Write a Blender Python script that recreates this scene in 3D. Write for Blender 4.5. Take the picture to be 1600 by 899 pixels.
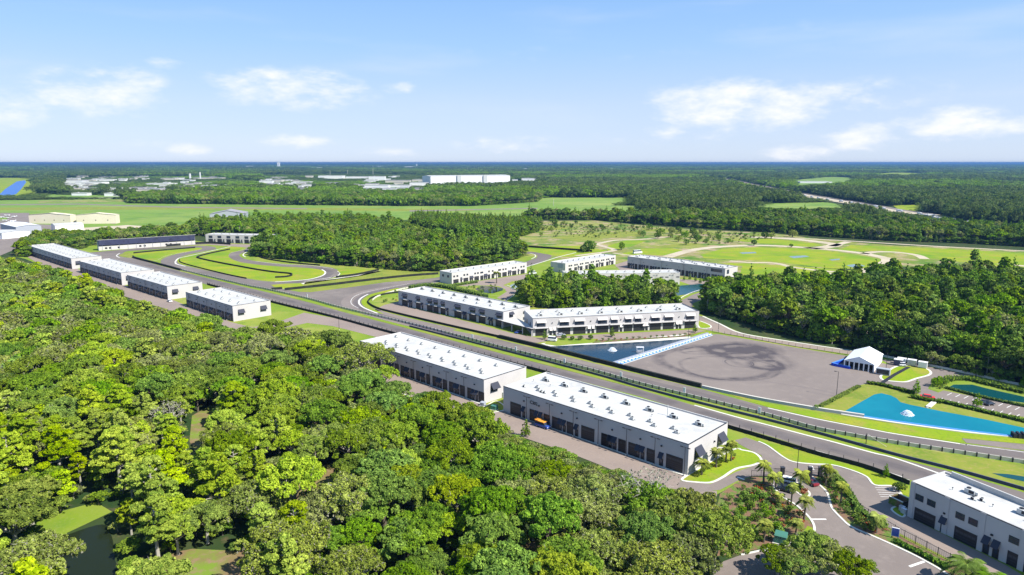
import bpy, bmesh, math, random
import numpy as np
from mathutils import Vector, Matrix
from mathutils.geometry import tessellate_polygon
for o in list(bpy.data.objects): bpy.data.objects.remove(o)
SC = bpy.context.scene
R = math.radians
# ------------------------------------------------------------------ camera
CAM_H, FOC, PIT = 85.0, 1067.0, R(10.38)
cam = bpy.data.cameras.new('camera'); camo = bpy.data.objects.new('camera', cam)
SC.collection.objects.link(camo); SC.camera = camo
cam.sensor_width = 36; cam.lens = 36*FOC/1600; cam.clip_start = 1; cam.clip_end = 120000
camo.location = (0, 0, CAM_H); camo.rotation_euler = (R(90)-PIT, 0, 0)
# ------------------------------------------------------------------ light
SUN_AZ, SUN_EL = math.atan2(.83, -.56), R(47)
sd = Vector((math.sin(SUN_AZ)*math.cos(SUN_EL), math.cos(SUN_AZ)*math.cos(SUN_EL), math.sin(SUN_EL)))
sun = bpy.data.lights.new('sun', 'SUN'); suno = bpy.data.objects.new('sun', sun); SC.collection.objects.link(suno)
sun.energy = 4.6; sun.angle = R(.53); sun.color = (1, .955, .87)
suno.location = (0, 0, 300); suno.rotation_euler = sd.to_track_quat('Z', 'Y').to_euler()
SC.view_settings.view_transform = 'Standard'; SC.view_settings.look = 'None'
SC.view_settings.exposure = 1.05; SC.view_settings.gamma = 1
SC.view_settings.use_curve_mapping = False
c = SC.cycles
SC.render.engine = 'CYCLES'
c.max_bounces = 6; c.diffuse_bounces = 3; c.glossy_bounces = 3; c.transmission_bounces = 3
c.volume_bounces = 1; c.transparent_max_bounces = 6; c.use_denoising = True
c.sample_clamp_indirect = 6
W = bpy.data.worlds.new('World'); SC.world = W; W.use_nodes = True
nt = W.node_tree; N = nt.nodes; L = nt.links; N.clear()
def nd(t, tree=None, **k):
    n = (tree or nt).nodes.new(t)
    for a, b in k.items(): setattr(n, a, b)
    return n
def mth(op, a, b=None, tree=None, cl=False):
    t = tree or nt
    n = t.nodes.new('ShaderNodeMath'); n.operation = op; n.use_clamp = cl
    for i, v in enumerate((a, b)):
        if v is None: continue
        if isinstance(v, (int, float)): n.inputs[i].default_value = v
        else: t.links.new(v, n.inputs[i])
    return n.outputs[0]
sky = nd('ShaderNodeTexSky', sky_type='NISHITA', sun_disc=False)
sky.sun_elevation = SUN_EL; sky.sun_rotation = SUN_AZ; sky.altitude = 80
sky.air_density = 1.0; sky.dust_density = .15; sky.ozone_density = 1.6
tc = nd('ShaderNodeTexCoord'); sx = nd('ShaderNodeSeparateXYZ'); L.new(tc.outputs['Generated'], sx.inputs[0])
az = mth('ARCTAN2', sx.outputs[0], sx.outputs[1]); el = mth('ARCSINE', sx.outputs[2])
nz = nd('ShaderNodeTexNoise'); nz.inputs['Scale'].default_value = 15; nz.inputs['Detail'].default_value = 8; nz.inputs['Roughness'].default_value = .62
mp = nd('ShaderNodeMapping'); mp.inputs['Scale'].default_value = (1, 1, 2.6)
L.new(tc.outputs['Generated'], mp.inputs[0]); L.new(mp.outputs[0], nz.inputs['Vector'])
# clouds: azimuth, elevation of each base centre, half width, height (radians), thickness
def azel(x, y):
    u = (449.5-y)/FOC; r = (x-800)/FOC
    v = Vector((r, math.cos(PIT)+u*math.sin(PIT), -math.sin(PIT)+u*math.cos(PIT))).normalized()
    return math.atan2(v.x, v.y), math.asin(v.z)
CL = [(165,142,75,30,1.0),(8,172,42,22,.9),(270,99,34,8,.5),(455,140,110,26,.95),(620,136,26,9,.7),(460,222,48,10,.7),(295,235,30,9,.65),
      (1150,166,125,34,1.05),(1345,150,95,20,.6),(1345,212,48,17,1.0),(1490,195,70,19,1.05),(1590,195,50,10,.9),(1040,215,90,14,.6),(790,226,80,14,.65),
      (1240,238,46,11,.75),(600,240,60,9,.45),(1180,45,90,9,.28),(880,85,170,11,.25),(215,225,35,7,.5),(1210,192,22,7,.5)]
tot = None
for x, y, w, h, s in CL:
    a0, e0 = azel(x, y)
    dx = mth('DIVIDE', mth('SUBTRACT', az, a0), w/FOC*1.35); dy = mth('DIVIDE', mth('SUBTRACT', el, e0), h/FOC*1.45)
    # flatter underside
    q = mth('ADD', mth('MULTIPLY', dx, dx), mth('MULTIPLY', dy, dy))
    d = mth('MULTIPLY', mth('SUBTRACT', 1, q, cl=True), s)
    tot = d if tot is None else mth('MAXIMUM', tot, d)
m = mth('ADD', tot, mth('MULTIPLY', mth('SUBTRACT', nz.outputs['Fac'], .53), 3.4))
mr = nd('ShaderNodeMapRange', interpolation_type='SMOOTHSTEP'); mr.inputs[1].default_value = .05; mr.inputs[2].default_value = 1.75
L.new(m, mr.inputs[0])
m2 = mth('MULTIPLY', mr.outputs[0], mth('MULTIPLY', tot, 2.2, cl=True))
wis = nd('ShaderNodeTexNoise'); wis.inputs['Scale'].default_value = 3; wis.inputs['Detail'].default_value = 6
mpw = nd('ShaderNodeMapping'); mpw.inputs['Scale'].default_value = (1, 1, 7); L.new(tc.outputs['Generated'], mpw.inputs[0]); L.new(mpw.outputs[0], wis.inputs['Vector'])
mrw = nd('ShaderNodeMapRange', interpolation_type='SMOOTHSTEP'); mrw.inputs[1].default_value = .5; mrw.inputs[2].default_value = .8; mrw.inputs[4].default_value = .35
L.new(wis.outputs['Fac'], mrw.inputs[0])
hsv = nd('ShaderNodeHueSaturation'); hsv.inputs['Saturation'].default_value = .92; hsv.inputs['Value'].default_value = 1.0
L.new(sky.outputs[0], hsv.inputs['Color'])
tintn = nd('ShaderNodeMix', data_type='RGBA', blend_type='MULTIPLY'); tintn.inputs[0].default_value = 1
tintn.inputs[7].default_value = (.90, 1.0, 1.34, 1); L.new(hsv.outputs[0], tintn.inputs[6])
rmp = nd('ShaderNodeValToRGB'); L.new(mth('DIVIDE', el, 1.5708), rmp.inputs[0]); cr = rmp.color_ramp
for i, (p_, c_) in enumerate(((0, (4.9,5.8,7.3)), (.05, (4.5,5.6,7.5)), (.10, (3.1,5.0,7.7)), (.16, (2.1,4.2,7.6)), (1, (.8,2.0,4.6)))):
    e_ = cr.elements[i] if i < 2 else cr.elements.new(p_)
    e_.position = p_; e_.color = (*[q/10 for q in c_], 1)
cr.elements[0].position = 0
gsc = nd('ShaderNodeVectorMath', operation='SCALE'); gsc.inputs['Scale'].default_value = 10; L.new(rmp.outputs[0], gsc.inputs[0])
mxg = nd('ShaderNodeMix', data_type='RGBA'); mxg.inputs[0].default_value = .78; L.new(tintn.outputs[2], mxg.inputs[6]); L.new(gsc.outputs[0], mxg.inputs[7])
mx0 = nd('ShaderNodeMix', data_type='RGBA'); L.new(mrw.outputs[0], mx0.inputs[0]); L.new(mxg.outputs[2], mx0.inputs[6]); mx0.inputs[7].default_value = (5.6, 6.4, 7.8, 1)
mx = nd('ShaderNodeMix', data_type='RGBA'); L.new(m2, mx.inputs[0]); L.new(mx0.outputs[2], mx.inputs[6]); mx.inputs[7].default_value = (8.3, 8.2, 8.3, 1)
bg = nd('ShaderNodeBackground'); bg.inputs[1].default_value = .0645; wo = nd('ShaderNodeOutputWorld')
L.new(mx.outputs[2], bg.inputs[0]); L.new(bg.outputs[0], wo.inputs[0])
# ------------------------------------------------------------------ ground coordinates of a sighted point
CP, SP = math.cos(PIT), math.sin(PIT)
def G(x, y, z=0.0):
    r = (x-800)/FOC; u = (449.5-y)/FOC; dy = CP+u*SP; dz = -SP+u*CP
    t = (CAM_H-z)/-dz
    return (r*t, dy*t)
def PJ(X, Y, Z=0.0):
    dz = Z-CAM_H; f = Y*CP-dz*SP; u = Y*SP+dz*CP
    return (800+FOC*X/f, 449.5-FOC*u/f)
# ------------------------------------------------------------------ materials
def mat(name, base, rough=.8, spec=.3, noise=None, bump=None, metal=0, extra=None):
    """noise: list of (scale, other colour, lo, hi) mixed in turn with world-space noise"""
    m = bpy.data.materials.new(name); m.use_nodes = True; t = m.node_tree; b = t.nodes['Principled BSDF']
    b.inputs['Roughness'].default_value = rough; b.inputs['Specular IOR Level'].default_value = spec; b.inputs['Metallic'].default_value = metal
    b.inputs['Base Color'].default_value = (*base, 1)
    geo = t.nodes.new('ShaderNodeNewGeometry'); col = None
    for sc_, oc, lo, hi in (noise or []):
        n = t.nodes.new('ShaderNodeTexNoise'); n.inputs['Scale'].default_value = sc_; n.inputs['Detail'].default_value = 5; n.inputs['Roughness'].default_value = .6
        t.links.new(geo.outputs['Position'], n.inputs['Vector'])
        r = t.nodes.new('ShaderNodeMapRange'); r.inputs[1].default_value = lo; r.inputs[2].default_value = hi; t.links.new(n.outputs['Fac'], r.inputs[0])
        x = t.nodes.new('ShaderNodeMix'); x.data_type = 'RGBA'; t.links.new(r.outputs[0], x.inputs[0])
        if col is None: x.inputs[6].default_value = (*base, 1)
        else: t.links.new(col, x.inputs[6])
        x.inputs[7].default_value = (*oc, 1); col = x.outputs[2]
    if col is not None: t.links.new(col, b.inputs['Base Color'])
    if bump:
        n = t.nodes.new('ShaderNodeTexNoise'); n.inputs['Scale'].default_value = bump[0]; n.inputs['Detail'].default_value = 4
        t.links.new(geo.outputs['Position'], n.inputs['Vector'])
        bp = t.nodes.new('ShaderNodeBump'); bp.inputs['Strength'].default_value = bump[1]; bp.inputs['Distance'].default_value = bump[2]
        t.links.new(n.outputs['Fac'], bp.inputs['Height']); t.links.new(bp.outputs[0], b.inputs['Normal'])
    return m
M = {}
M['grass'] = mat('grass', (0.150,0.220,0.018), .95, .1, [(.02,(0.220,0.238,0.044),.45,.62),(.05,(0.264,0.238,0.088),.58,.72),(.11,(0.088,0.176,0.018),.5,.75),(1.3,(0.194,0.238,0.053),.5,.8)])
M['lawn'] = mat('lawn', (0.176,0.255,0.011), .95, .1, [(.09,(.23,.22,.04),.50,.62),(.05,(0.264,0.273,0.018),.45,.68),(.02,(0.106,0.211,0.013),.5,.7),(.9,(0.114,0.176,0.018),.5,.8)])
M['drygrass'] = mat('dry_grass', (0.185,0.211,0.031), .95, .1, [(.08,(0.123,0.176,0.022),.45,.65),(.7,(0.264,0.211,0.070),.5,.75)])
M['brush'] = mat('brush_field', (0.132,0.185,0.026), .95, .1, [(.02,(.20,.18,.06),.46,.58),(.012,(0.229,0.238,0.053),.45,.58),(.03,(0.070,0.150,0.018),.48,.58),(.05,(0.317,0.238,0.150),.50,.60),(.12,(0.194,0.211,0.053),.5,.65),(.4,(0.053,0.088,0.018),.55,.7)])
M['airfield'] = mat('airfield_grass', (0.132,0.220,0.035), .95, .1, [(.004,(0.211,0.264,0.062),.45,.65),(.015,(0.097,0.176,0.035),.5,.7),(.05,(0.211,0.238,0.079),.55,.75)])
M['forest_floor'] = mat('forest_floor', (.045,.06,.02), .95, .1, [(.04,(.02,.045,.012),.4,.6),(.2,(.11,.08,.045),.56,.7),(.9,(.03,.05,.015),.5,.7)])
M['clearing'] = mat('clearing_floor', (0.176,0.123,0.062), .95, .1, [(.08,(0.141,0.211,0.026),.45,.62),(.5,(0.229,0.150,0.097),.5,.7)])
M['asphalt'] = mat('asphalt', (0.189,0.158,0.139), .9, .2, [(.035,(0.156,0.129,0.116),.42,.68),(.3,(0.208,0.173,0.153),.5,.7),(2.2,(0.165,0.138,0.123),.5,.8)])
M['track'] = mat('track_asphalt', (0.146,0.124,0.112), .88, .2, [(.02,(0.185,0.157,0.138),.45,.62),(.012,(0.123,0.105,0.095),.5,.65),(.25,(0.123,0.105,0.096),.5,.75)])
M['pavers'] = mat('apron_pavers', (0.236,0.187,0.157), .9, .2, [(.05,(0.204,0.161,0.139),.45,.65),(1.1,(0.256,0.201,0.170),.5,.75)])
M['skid'] = mat('skidpad_asphalt', (0.189,0.158,0.140), .88, .2, [(.02,(0.161,0.134,0.121),.42,.66),(.25,(0.206,0.171,0.151),.5,.75)])
M['rubber'] = mat('tyre_rubber_marks', (0.066,0.056,0.062), .8, .2, [(.06,(0.132,0.113,0.110),.45,.65),(.5,(0.097,0.084,0.086),.5,.7)])
M['rubber2'] = mat('light_rubber_marks', (0.119,0.101,0.101), .8, .2, [(.08,(0.158,0.136,0.132),.45,.65)])
M['concrete'] = mat('concrete', (0.484,0.458,0.396), .85, .3, [(.4,(0.370,0.352,0.308),.5,.75)])
M['kerb'] = mat('kerb_concrete', (0.546,0.528,0.466), .85, .3, [(.5,(0.422,0.405,0.361),.5,.8)])
M['paint'] = mat('white_road_paint', (0.634,0.616,0.581), .7, .3, [(.8,(0.440,0.414,0.387),.52,.75)])
M['sand'] = mat('pale_dirt_track', (0.422,0.361,0.264), .95, .1, [(.05,(0.317,0.273,0.185),.45,.7),(.6,(0.484,0.422,0.326),.5,.75)])
M['mulch'] = mat('brown_mulch', (0.167,0.097,0.062), .95, .1, [(.35,(0.088,0.150,0.026),.46,.56),(2.,(0.229,0.141,0.088),.5,.75)])
M['wall'] = mat('light_grey_stucco', (.45,.43,.425), .9, .2, [(.15,(.41,.39,.385),.45,.7)])
M['wallwhite'] = mat('white_stucco', (0.493,0.471,0.444), .9, .2, [(.15,(0.440,0.422,0.396),.45,.7)])
M['roof'] = mat('white_roof_membrane', (0.440,0.436,0.418), .6, .2, [(.09,(0.378,0.374,0.361),.45,.62),(.35,(0.449,0.440,0.422),.45,.6),(1.5,(0.334,0.326,0.308),.62,.75)])
M['trim'] = mat('dark_metal_trim', (.03,.03,.035), .5, .4)
M['dark'] = mat('dark_garage_panel', (.018,.018,.022), .45, .4)
M['doorline'] = mat('garage_panel_line', (.05,.05,.058), .5, .4)
M['glass'] = mat('dark_tinted_glass', (.03,.04,.06), .08, .6)
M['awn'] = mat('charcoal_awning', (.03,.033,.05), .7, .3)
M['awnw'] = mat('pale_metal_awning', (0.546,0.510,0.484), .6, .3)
M['steel'] = mat('galvanised_steel', (.42,.43,.46), .35, .5, metal=.5)
M['hvac'] = mat('grey_unit_casing', (.45,.46,.45), .6, .3, [(3,(.3,.31,.3),.5,.7)])
M['fence'] = mat('black_fence_screen', (.018,.02,.018), .9, .2, [(.3,(.035,.04,.03),.5,.7)])
M['hedge'] = mat('dark_hedge_leaves', (.025,.05,.012), .95, .1, [(.8,(.05,.09,.02),.45,.7),(3,(.01,.02,.008),.5,.7)], bump=(2.5,1,.3))
M['post'] = mat('dark_post', (.02,.02,.025), .6, .3)
M['navy'] = mat('navy_barrier', (.045,.05,.10), .6, .3, [(.3,(.03,.03,.06),.5,.7)])
M['cream'] = mat('cream_metal_siding', (0.616,0.546,0.414), .7, .2, [(.05,(0.651,0.590,0.458),.45,.7)])
M['graywall'] = mat('grey_metal_siding', (.30,.32,.36), .7, .3)
M['gold'] = mat('orange_paint', (.75,.30,.04), .5, .4)
M['green_box'] = mat('green_painted_steel', (.05,.16,.12), .6, .3)
M['blue'] = mat('blue_panel', (.01,.05,.45), .6, .3)
M['ltblue'] = mat('light_blue_panel', (.06,.20,.50), .6, .3)
M['tent'] = mat('white_tent_fabric', (0.686,0.704,0.739), .7, .2)
M['bark'] = mat('tree_bark', (.10,.085,.065), .95, .1, [(1.5,(.17,.15,.12),.5,.7)])
M['palebark'] = mat('pale_lichen_bark', (.33,.31,.26), .95, .1, [(1.2,(.2,.19,.16),.5,.7)])
M['red'] = mat('red_car_paint', (.55,.03,.02), .3, .5)
M['darkred'] = mat('dark_red_paint', (.18,.015,.02), .3, .4)
M['bluecar'] = mat('blue_car_paint', (.03,.07,.30), .3, .5)
M['black'] = mat('black_paint', (.012,.012,.015), .3, .5)
M['white'] = mat('white_paint', (0.686,0.686,0.686), .4, .5)
M['silver'] = mat('silver_paint', (.45,.46,.5), .3, .5, metal=.3)
M['tyre'] = mat('tyre', (.015,.015,.015), .9, .2)
M['foam'] = mat('white_water_spray', (.85,.9,.95), .6, .2)
M['fabric_farm'] = mat('far_grey_roof', (.25,.24,.26), .8, .2)
def skidmat():
    m = M['skid']; t = m.node_tree; b = t.nodes['Principled BSDF']; src = b.inputs['Base Color'].links[0].from_socket
    geo = t.nodes.new('ShaderNodeNewGeometry'); s_ = t.nodes.new('ShaderNodeSeparateXYZ')
    wn = t.nodes.new('ShaderNodeTexNoise'); wn.inputs['Scale'].default_value = .035; wn.inputs['Detail'].default_value = 3; t.links.new(geo.outputs['Position'], wn.inputs['Vector'])
    wv = t.nodes.new('ShaderNodeVectorMath'); wv.operation = 'MULTIPLY_ADD'; t.links.new(wn.outputs['Color'], wv.inputs[0]); wv.inputs[1].default_value = (9,9,0)
    t.links.new(geo.outputs['Position'], wv.inputs[2]); t.links.new(wv.outputs[0], s_.inputs[0]); X, Y = s_.outputs[0], s_.outputs[1]; tot = None
    # centre px, radii (m), rotation, softness, strength
    for cx, cy, rx, ry, ro, wd, st in ((1122,565,25,25,.1,.15,.6),(1120,566,22,23,.14,.10,.35),(1158,548,15,11,.2,.45,.8),(1166,547,13,7,.2,1.0,1.9),(1150,546,13,7,.2,.22,.8),(1152,567,6,6.5,0,.07,.9),(1185,562,13,15,.3,.24,.4),(1100,548,12,6,.2,.14,.5),(1196,570,7,7,.5,.4,.7),(1140,575,20,17,-.2,.06,.4),(1200,573,5,3,.2,.9,.6),(1078,550,6,1.5,.3,.9,.7),(1085,561,5,1.5,.2,.9,.4)):
        wx, wy = G(cx, cy); wx += 4.5; wy += 4.5; dx, dy = mth('SUBTRACT', X, wx, t), mth('SUBTRACT', Y, wy, t); c_, s2 = math.cos(ro), math.sin(ro)
        u = mth('DIVIDE', mth('ADD', mth('MULTIPLY', dx, c_, t), mth('MULTIPLY', dy, s2, t), t), rx, t); v = mth('DIVIDE', mth('SUBTRACT', mth('MULTIPLY', dy, c_, t), mth('MULTIPLY', dx, s2, t), t), ry, t)
        q = mth('SQRT', mth('ADD', mth('MULTIPLY', u, u, t), mth('MULTIPLY', v, v, t), t), None, t)
        d = mth('ABSOLUTE', mth('SUBTRACT', q, 1 if wd < .7 else 0, t), None, t); f = mth('MULTIPLY', mth('SUBTRACT', 1, mth('DIVIDE', d, wd, t), t, True), st, t)
        tot = f if tot is None else mth('ADD', tot, f, t)
    n2 = t.nodes.new('ShaderNodeTexNoise'); n2.inputs['Scale'].default_value = .22; n2.inputs['Detail'].default_value = 6; n2.inputs['Roughness'].default_value = .65; t.links.new(wv.outputs[0], n2.inputs['Vector'])
    g = mth('MULTIPLY', tot, mth('MULTIPLY', mth('SUBTRACT', n2.outputs['Fac'], .2, t), 3.2, t), t, True)
    x = t.nodes.new('ShaderNodeMix'); x.data_type = 'RGBA'; t.links.new(mth('MULTIPLY', g, .88, t), x.inputs[0]); t.links.new(src, x.inputs[6]); x.inputs[7].default_value = (.05,.043,.05,1); t.links.new(x.outputs[2], b.inputs['Base Color'])
skidmat()
def water(name, col, rough=.12, n2=None, bump=.25):
    m = mat(name, col, rough, .12, n2, bump=(.9, bump, .08)); return m
M['turq'] = water('turquoise_pond_water', (.0,.14,.20), .3, [(.03,(.004,.18,.235),.4,.7),(.15,(.0,.12,.18),.5,.75)])
M['lake'] = water('deep_blue_water', (.005,.024,.045), .12, [(.04,(.01,.04,.07),.45,.7)])
M['teal'] = water('dark_teal_water', (.004,.05,.055), .15)
M['bog'] = water('dark_green_water', (.012,.018,.008), .08); M['bog'].node_tree.nodes['Principled BSDF'].inputs['Specular IOR Level'].default_value = .04
M['river'] = water('blue_river_water', (.02,.10,.36), .3)
M['puddle'] = water('pale_puddle_water', (.16,.22,.22), .25)
def leafmat(name, dark, light, trans=.27):
    m = bpy.data.materials.new(name); m.use_nodes = True; t = m.node_tree; t.nodes.clear()
    at = t.nodes.new('ShaderNodeAttribute'); at.attribute_name = 'tint'
    oi = t.nodes.new('ShaderNodeObjectInfo')
    x = t.nodes.new('ShaderNodeMix'); x.data_type = 'RGBA'; x.inputs[6].default_value = (*dark, 1); x.inputs[7].default_value = (*light, 1)
    t.links.new(at.outputs['Fac'], x.inputs[0])
    h = t.nodes.new('ShaderNodeHueSaturation'); t.links.new(x.outputs[2], h.inputs['Color'])
    t.links.new(mth('ADD', mth('MULTIPLY', oi.outputs['Random'], .018, tree=t), .485, tree=t), h.inputs['Hue'])
    r2 = mth('FRACT', mth('MULTIPLY', oi.outputs['Random'], 7.31, tree=t), tree=t)
    t.links.new(mth('ADD', mth('MULTIPLY', r2, .42, tree=t), .82, tree=t), h.inputs['Value'])
    r3 = mth('FRACT', mth('MULTIPLY', oi.outputs['Random'], 31.7, tree=t), tree=t)
    t.links.new(mth('ADD', mth('MULTIPLY', r3, .2, tree=t), .9, tree=t), h.inputs['Saturation'])
    d = t.nodes.new('ShaderNodeBsdfDiffuse'); tr = t.nodes.new('ShaderNodeBsdfTranslucent'); mxs = t.nodes.new('ShaderNodeMixShader')
    mxs.inputs[0].default_value = trans
    t.links.new(h.outputs[0], d.inputs[0]); t.links.new(h.outputs[0], tr.inputs[0])
    t.links.new(d.outputs[0], mxs.inputs[1]); t.links.new(tr.outputs[0], mxs.inputs[2])
    o = t.nodes.new('ShaderNodeOutputMaterial'); t.links.new(mxs.outputs[0], o.inputs[0]); return m
M['L_oak'] = leafmat('oak_leaves', (.05,.105,.013), (.25,.35,.035))
M['L_moss'] = leafmat('mossy_oak_leaves', (.08,.115,.022), (.34,.40,.095))
M['L_lime'] = leafmat('cypress_leaves', (.11,.20,.014), (.38,.48,.045))
M['L_dark'] = leafmat('dark_evergreen_leaves', (.025,.065,.014), (.13,.22,.035))
M['L_mid'] = leafmat('mid_green_leaves', (.05,.12,.015), (.22,.36,.038))
M['L_yellow'] = leafmat('yellow_leaves', (.20,.19,.015), (.42,.38,.04))
M['L_palm'] = leafmat('palm_fronds', (.06,.12,.015), (.34,.38,.08))
M['L_far'] = leafmat('distant_canopy_leaves', (.03,.07,.025), (.18,.25,.055))
M['L_shrub'] = leafmat('shrub_leaves', (.06,.12,.02), (.2,.28,.05))
M['L_red'] = leafmat('red_shrub_leaves', (.22,.05,.02), (.4,.16,.05))
M['moss'] = leafmat('hanging_moss', (.16,.16,.11), (.36,.35,.26))
# ------------------------------------------------------------------ helpers
def link(name, me, parent=None, **p):
    o = bpy.data.objects.new(name, me); SC.collection.objects.link(o)
    if parent is not None: o.parent = parent
    for k, v in p.items():
        if v is not None: o[k] = v
    return o
def root(name, label, cat, loc=(0,0,0), rz=0, group=None):
    o = link(name, None, label=label, category=cat, group=group); o.location = loc; o.rotation_euler = (0,0,rz); o.empty_display_size = .5; return o
class MB:
    def __init__(s): s.v = []; s.f = []; s.m = []; s.mats = []
    def mi(s, m):
        if m not in s.mats: s.mats.append(m)
        return s.mats.index(m)
    def face(s, pts, m):
        n = len(s.v); s.v += [tuple(p) for p in pts]; s.f.append(tuple(range(n, n+len(pts)))); s.m.append(s.mi(m))
    def box(s, x0, x1, y0, y1, z0, z1, m):
        P = [(x0,y0,z0),(x1,y0,z0),(x1,y1,z0),(x0,y1,z0),(x0,y0,z1),(x1,y0,z1),(x1,y1,z1),(x0,y1,z1)]
        s.hexa(P, m)
    def hexa(s, P, m):
        n = len(s.v); s.v += P; k = s.mi(m)
        for q in ((0,3,2,1),(4,5,6,7),(0,1,5,4),(1,2,6,5),(2,3,7,6),(3,0,4,7)):
            s.f.append(tuple(n+i for i in q)); s.m.append(k)
    def tube(s, pts, rad, m, n=7):
        k = s.mi(m); b = len(s.v); pts = [Vector(p) for p in pts]
        for i, p in enumerate(pts):
            d = (pts[min(i+1,len(pts)-1)]-pts[max(i-1,0)]).normalized()
            a = d.orthogonal().normalized(); c2 = d.cross(a); r = rad[i] if isinstance(rad, (list,tuple)) else rad
            for j in range(n):
                t = 2*math.pi*j/n; s.v.append(tuple(p+a*math.cos(t)*r+c2*math.sin(t)*r))
        for i in range(len(pts)-1):
            for j in range(n):
                s.f.append((b+i*n+j, b+i*n+(j+1)%n, b+(i+1)*n+(j+1)%n, b+(i+1)*n+j)); s.m.append(k)
        for e, o_ in ((0,-1),(len(pts)-1,1)):
            q = [b+e*n+j for j in range(n)]; s.f.append(tuple(q if o_ > 0 else q[::-1])); s.m.append(k)
    def mesh(s, name):
        me = bpy.data.meshes.new(name); me.from_pydata(s.v, [], s.f)
        for m in s.mats: me.materials.append(M[m])
        me.polygons.foreach_set('material_index', s.m); me.update(); return me
    def build(s, name, parent=None, **p): return link(name, s.mesh(name), parent, **p)
def smooth(pts, n=6, closed=False):
    P = [np.array(p, float) for p in pts]; out = []; k = len(P)
    for i in range(k if closed else k-1):
        p0 = P[(i-1)%k] if closed or i > 0 else P[0]; p1 = P[i]; p2 = P[(i+1)%k]; p3 = P[(i+2)%k] if closed or i+2 < k else P[-1]
        for t in np.linspace(0, 1, n, endpoint=False):
            out.append(.5*((2*p1)+(-p0+p2)*t+(2*p0-5*p1+4*p2-p3)*t*t+(-p0+3*p1-3*p2+p3)*t**3))
    if not closed: out.append(P[-1])
    return [tuple(p) for p in out]
def px(pts): return [G(*p) for p in pts]
def sheet(name, wp, z, m, kind='structure', thick=0, **p):
    """flat sheet, or a slab with kerb sides when thick > 0"""
    tri = tessellate_polygon([[Vector((x, y, 0)) for x, y in wp]])
    b = MB(); k = b.mi(m); b.v = [(x, y, z) for x, y in wp]
    for t in tri:
        a, c_, d = [wp[i] for i in t]
        if (c_[0]-a[0])*(d[1]-a[1])-(c_[1]-a[1])*(d[0]-a[0]) < 0: t = t[::-1]
        b.f.append(tuple(t)); b.m.append(k)
    if thick:
        n = len(wp); b.v += [(x, y, z-thick) for x, y in wp]; kk = b.mi('kerb')
        for i in range(n): b.f.append((i, (i+1)%n, n+(i+1)%n, n+i)); b.m.append(kk)
    return b.build(name, kind=kind, **p)
def offset(wp, d, closed=False):
    out = []; n = len(wp)
    for i in range(n):
        a = wp[(i-1)%n] if closed or i > 0 else wp[0]; b = wp[(i+1)%n] if closed or i < n-1 else wp[-1]
        tx, ty = b[0]-a[0], b[1]-a[1]; l = math.hypot(tx, ty) or 1
        out.append((wp[i][0]-ty/l*d, wp[i][1]+tx/l*d))
    return out
def ribbon(name, wp, w, z, m, closed=False, kind='structure', thick=0, **p):
    a, b_ = offset(wp, w/2, closed), offset(wp, -w/2, closed); b = MB(); n = len(wp); k = b.mi(m)
    b.v = [(x, y, z) for x, y in b_]+[(x, y, z) for x, y in a]
    R_ = range(n if closed else n-1)
    for i in R_: j = (i+1)%n; b.f.append((i, j, n+j, n+i)); b.m.append(k)
    if thick:
        b.v += [(x, y, z-thick) for x, y in b_]+[(x, y, z-thick) for x, y in a]
        for i in R_:
            j = (i+1)%n
            b.f.append((2*n+i, 2*n+j, j, i)); b.m.append(k); b.f.append((n+i, n+j, 3*n+j, 3*n+i)); b.m.append(k)
    return b.build(name, kind=kind, **p)
def wallmb(wp, t, z0, z1, m, mtop=None):
    a, b_ = offset(wp, t/2), offset(wp, -t/2); b = MB(); n = len(wp)
    for i in range(n-1):
        P = [(*b_[i],z0),(*b_[i+1],z0),(*a[i+1],z0),(*a[i],z0),(*b_[i],z1),(*b_[i+1],z1),(*a[i+1],z1),(*a[i],z1)]
        b.hexa(P, m)
        if mtop: b.face([(P[j][0],P[j][1],z1+.004) for j in (4,5,6,7)], mtop)
    return b
def walk(wp, step, start=0):
    out = []; d = start
    for i in range(len(wp)-1):
        x0, y0 = wp[i]; x1, y1 = wp[i+1]; l = math.hypot(x1-x0, y1-y0)
        while d < l: t = d/l; out.append((x0+(x1-x0)*t, y0+(y1-y0)*t, math.atan2(y1-y0, x1-x0))); d += step
        d -= l
    return out
HAZE = 7e-5
# ------------------------------------------------------------------ ground
b = MB(); n = 96; ring = [60, 400, 1500, 5000, 15000, 40000]
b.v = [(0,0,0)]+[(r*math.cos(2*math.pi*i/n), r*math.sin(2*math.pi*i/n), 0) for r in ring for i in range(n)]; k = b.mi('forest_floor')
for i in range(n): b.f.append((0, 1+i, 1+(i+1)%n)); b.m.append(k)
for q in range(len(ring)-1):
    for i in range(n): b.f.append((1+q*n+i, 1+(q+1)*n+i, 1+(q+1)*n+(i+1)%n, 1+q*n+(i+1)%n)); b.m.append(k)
b.build('ground', kind='structure', label='forest floor and open flat land reaching the horizon')
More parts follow.
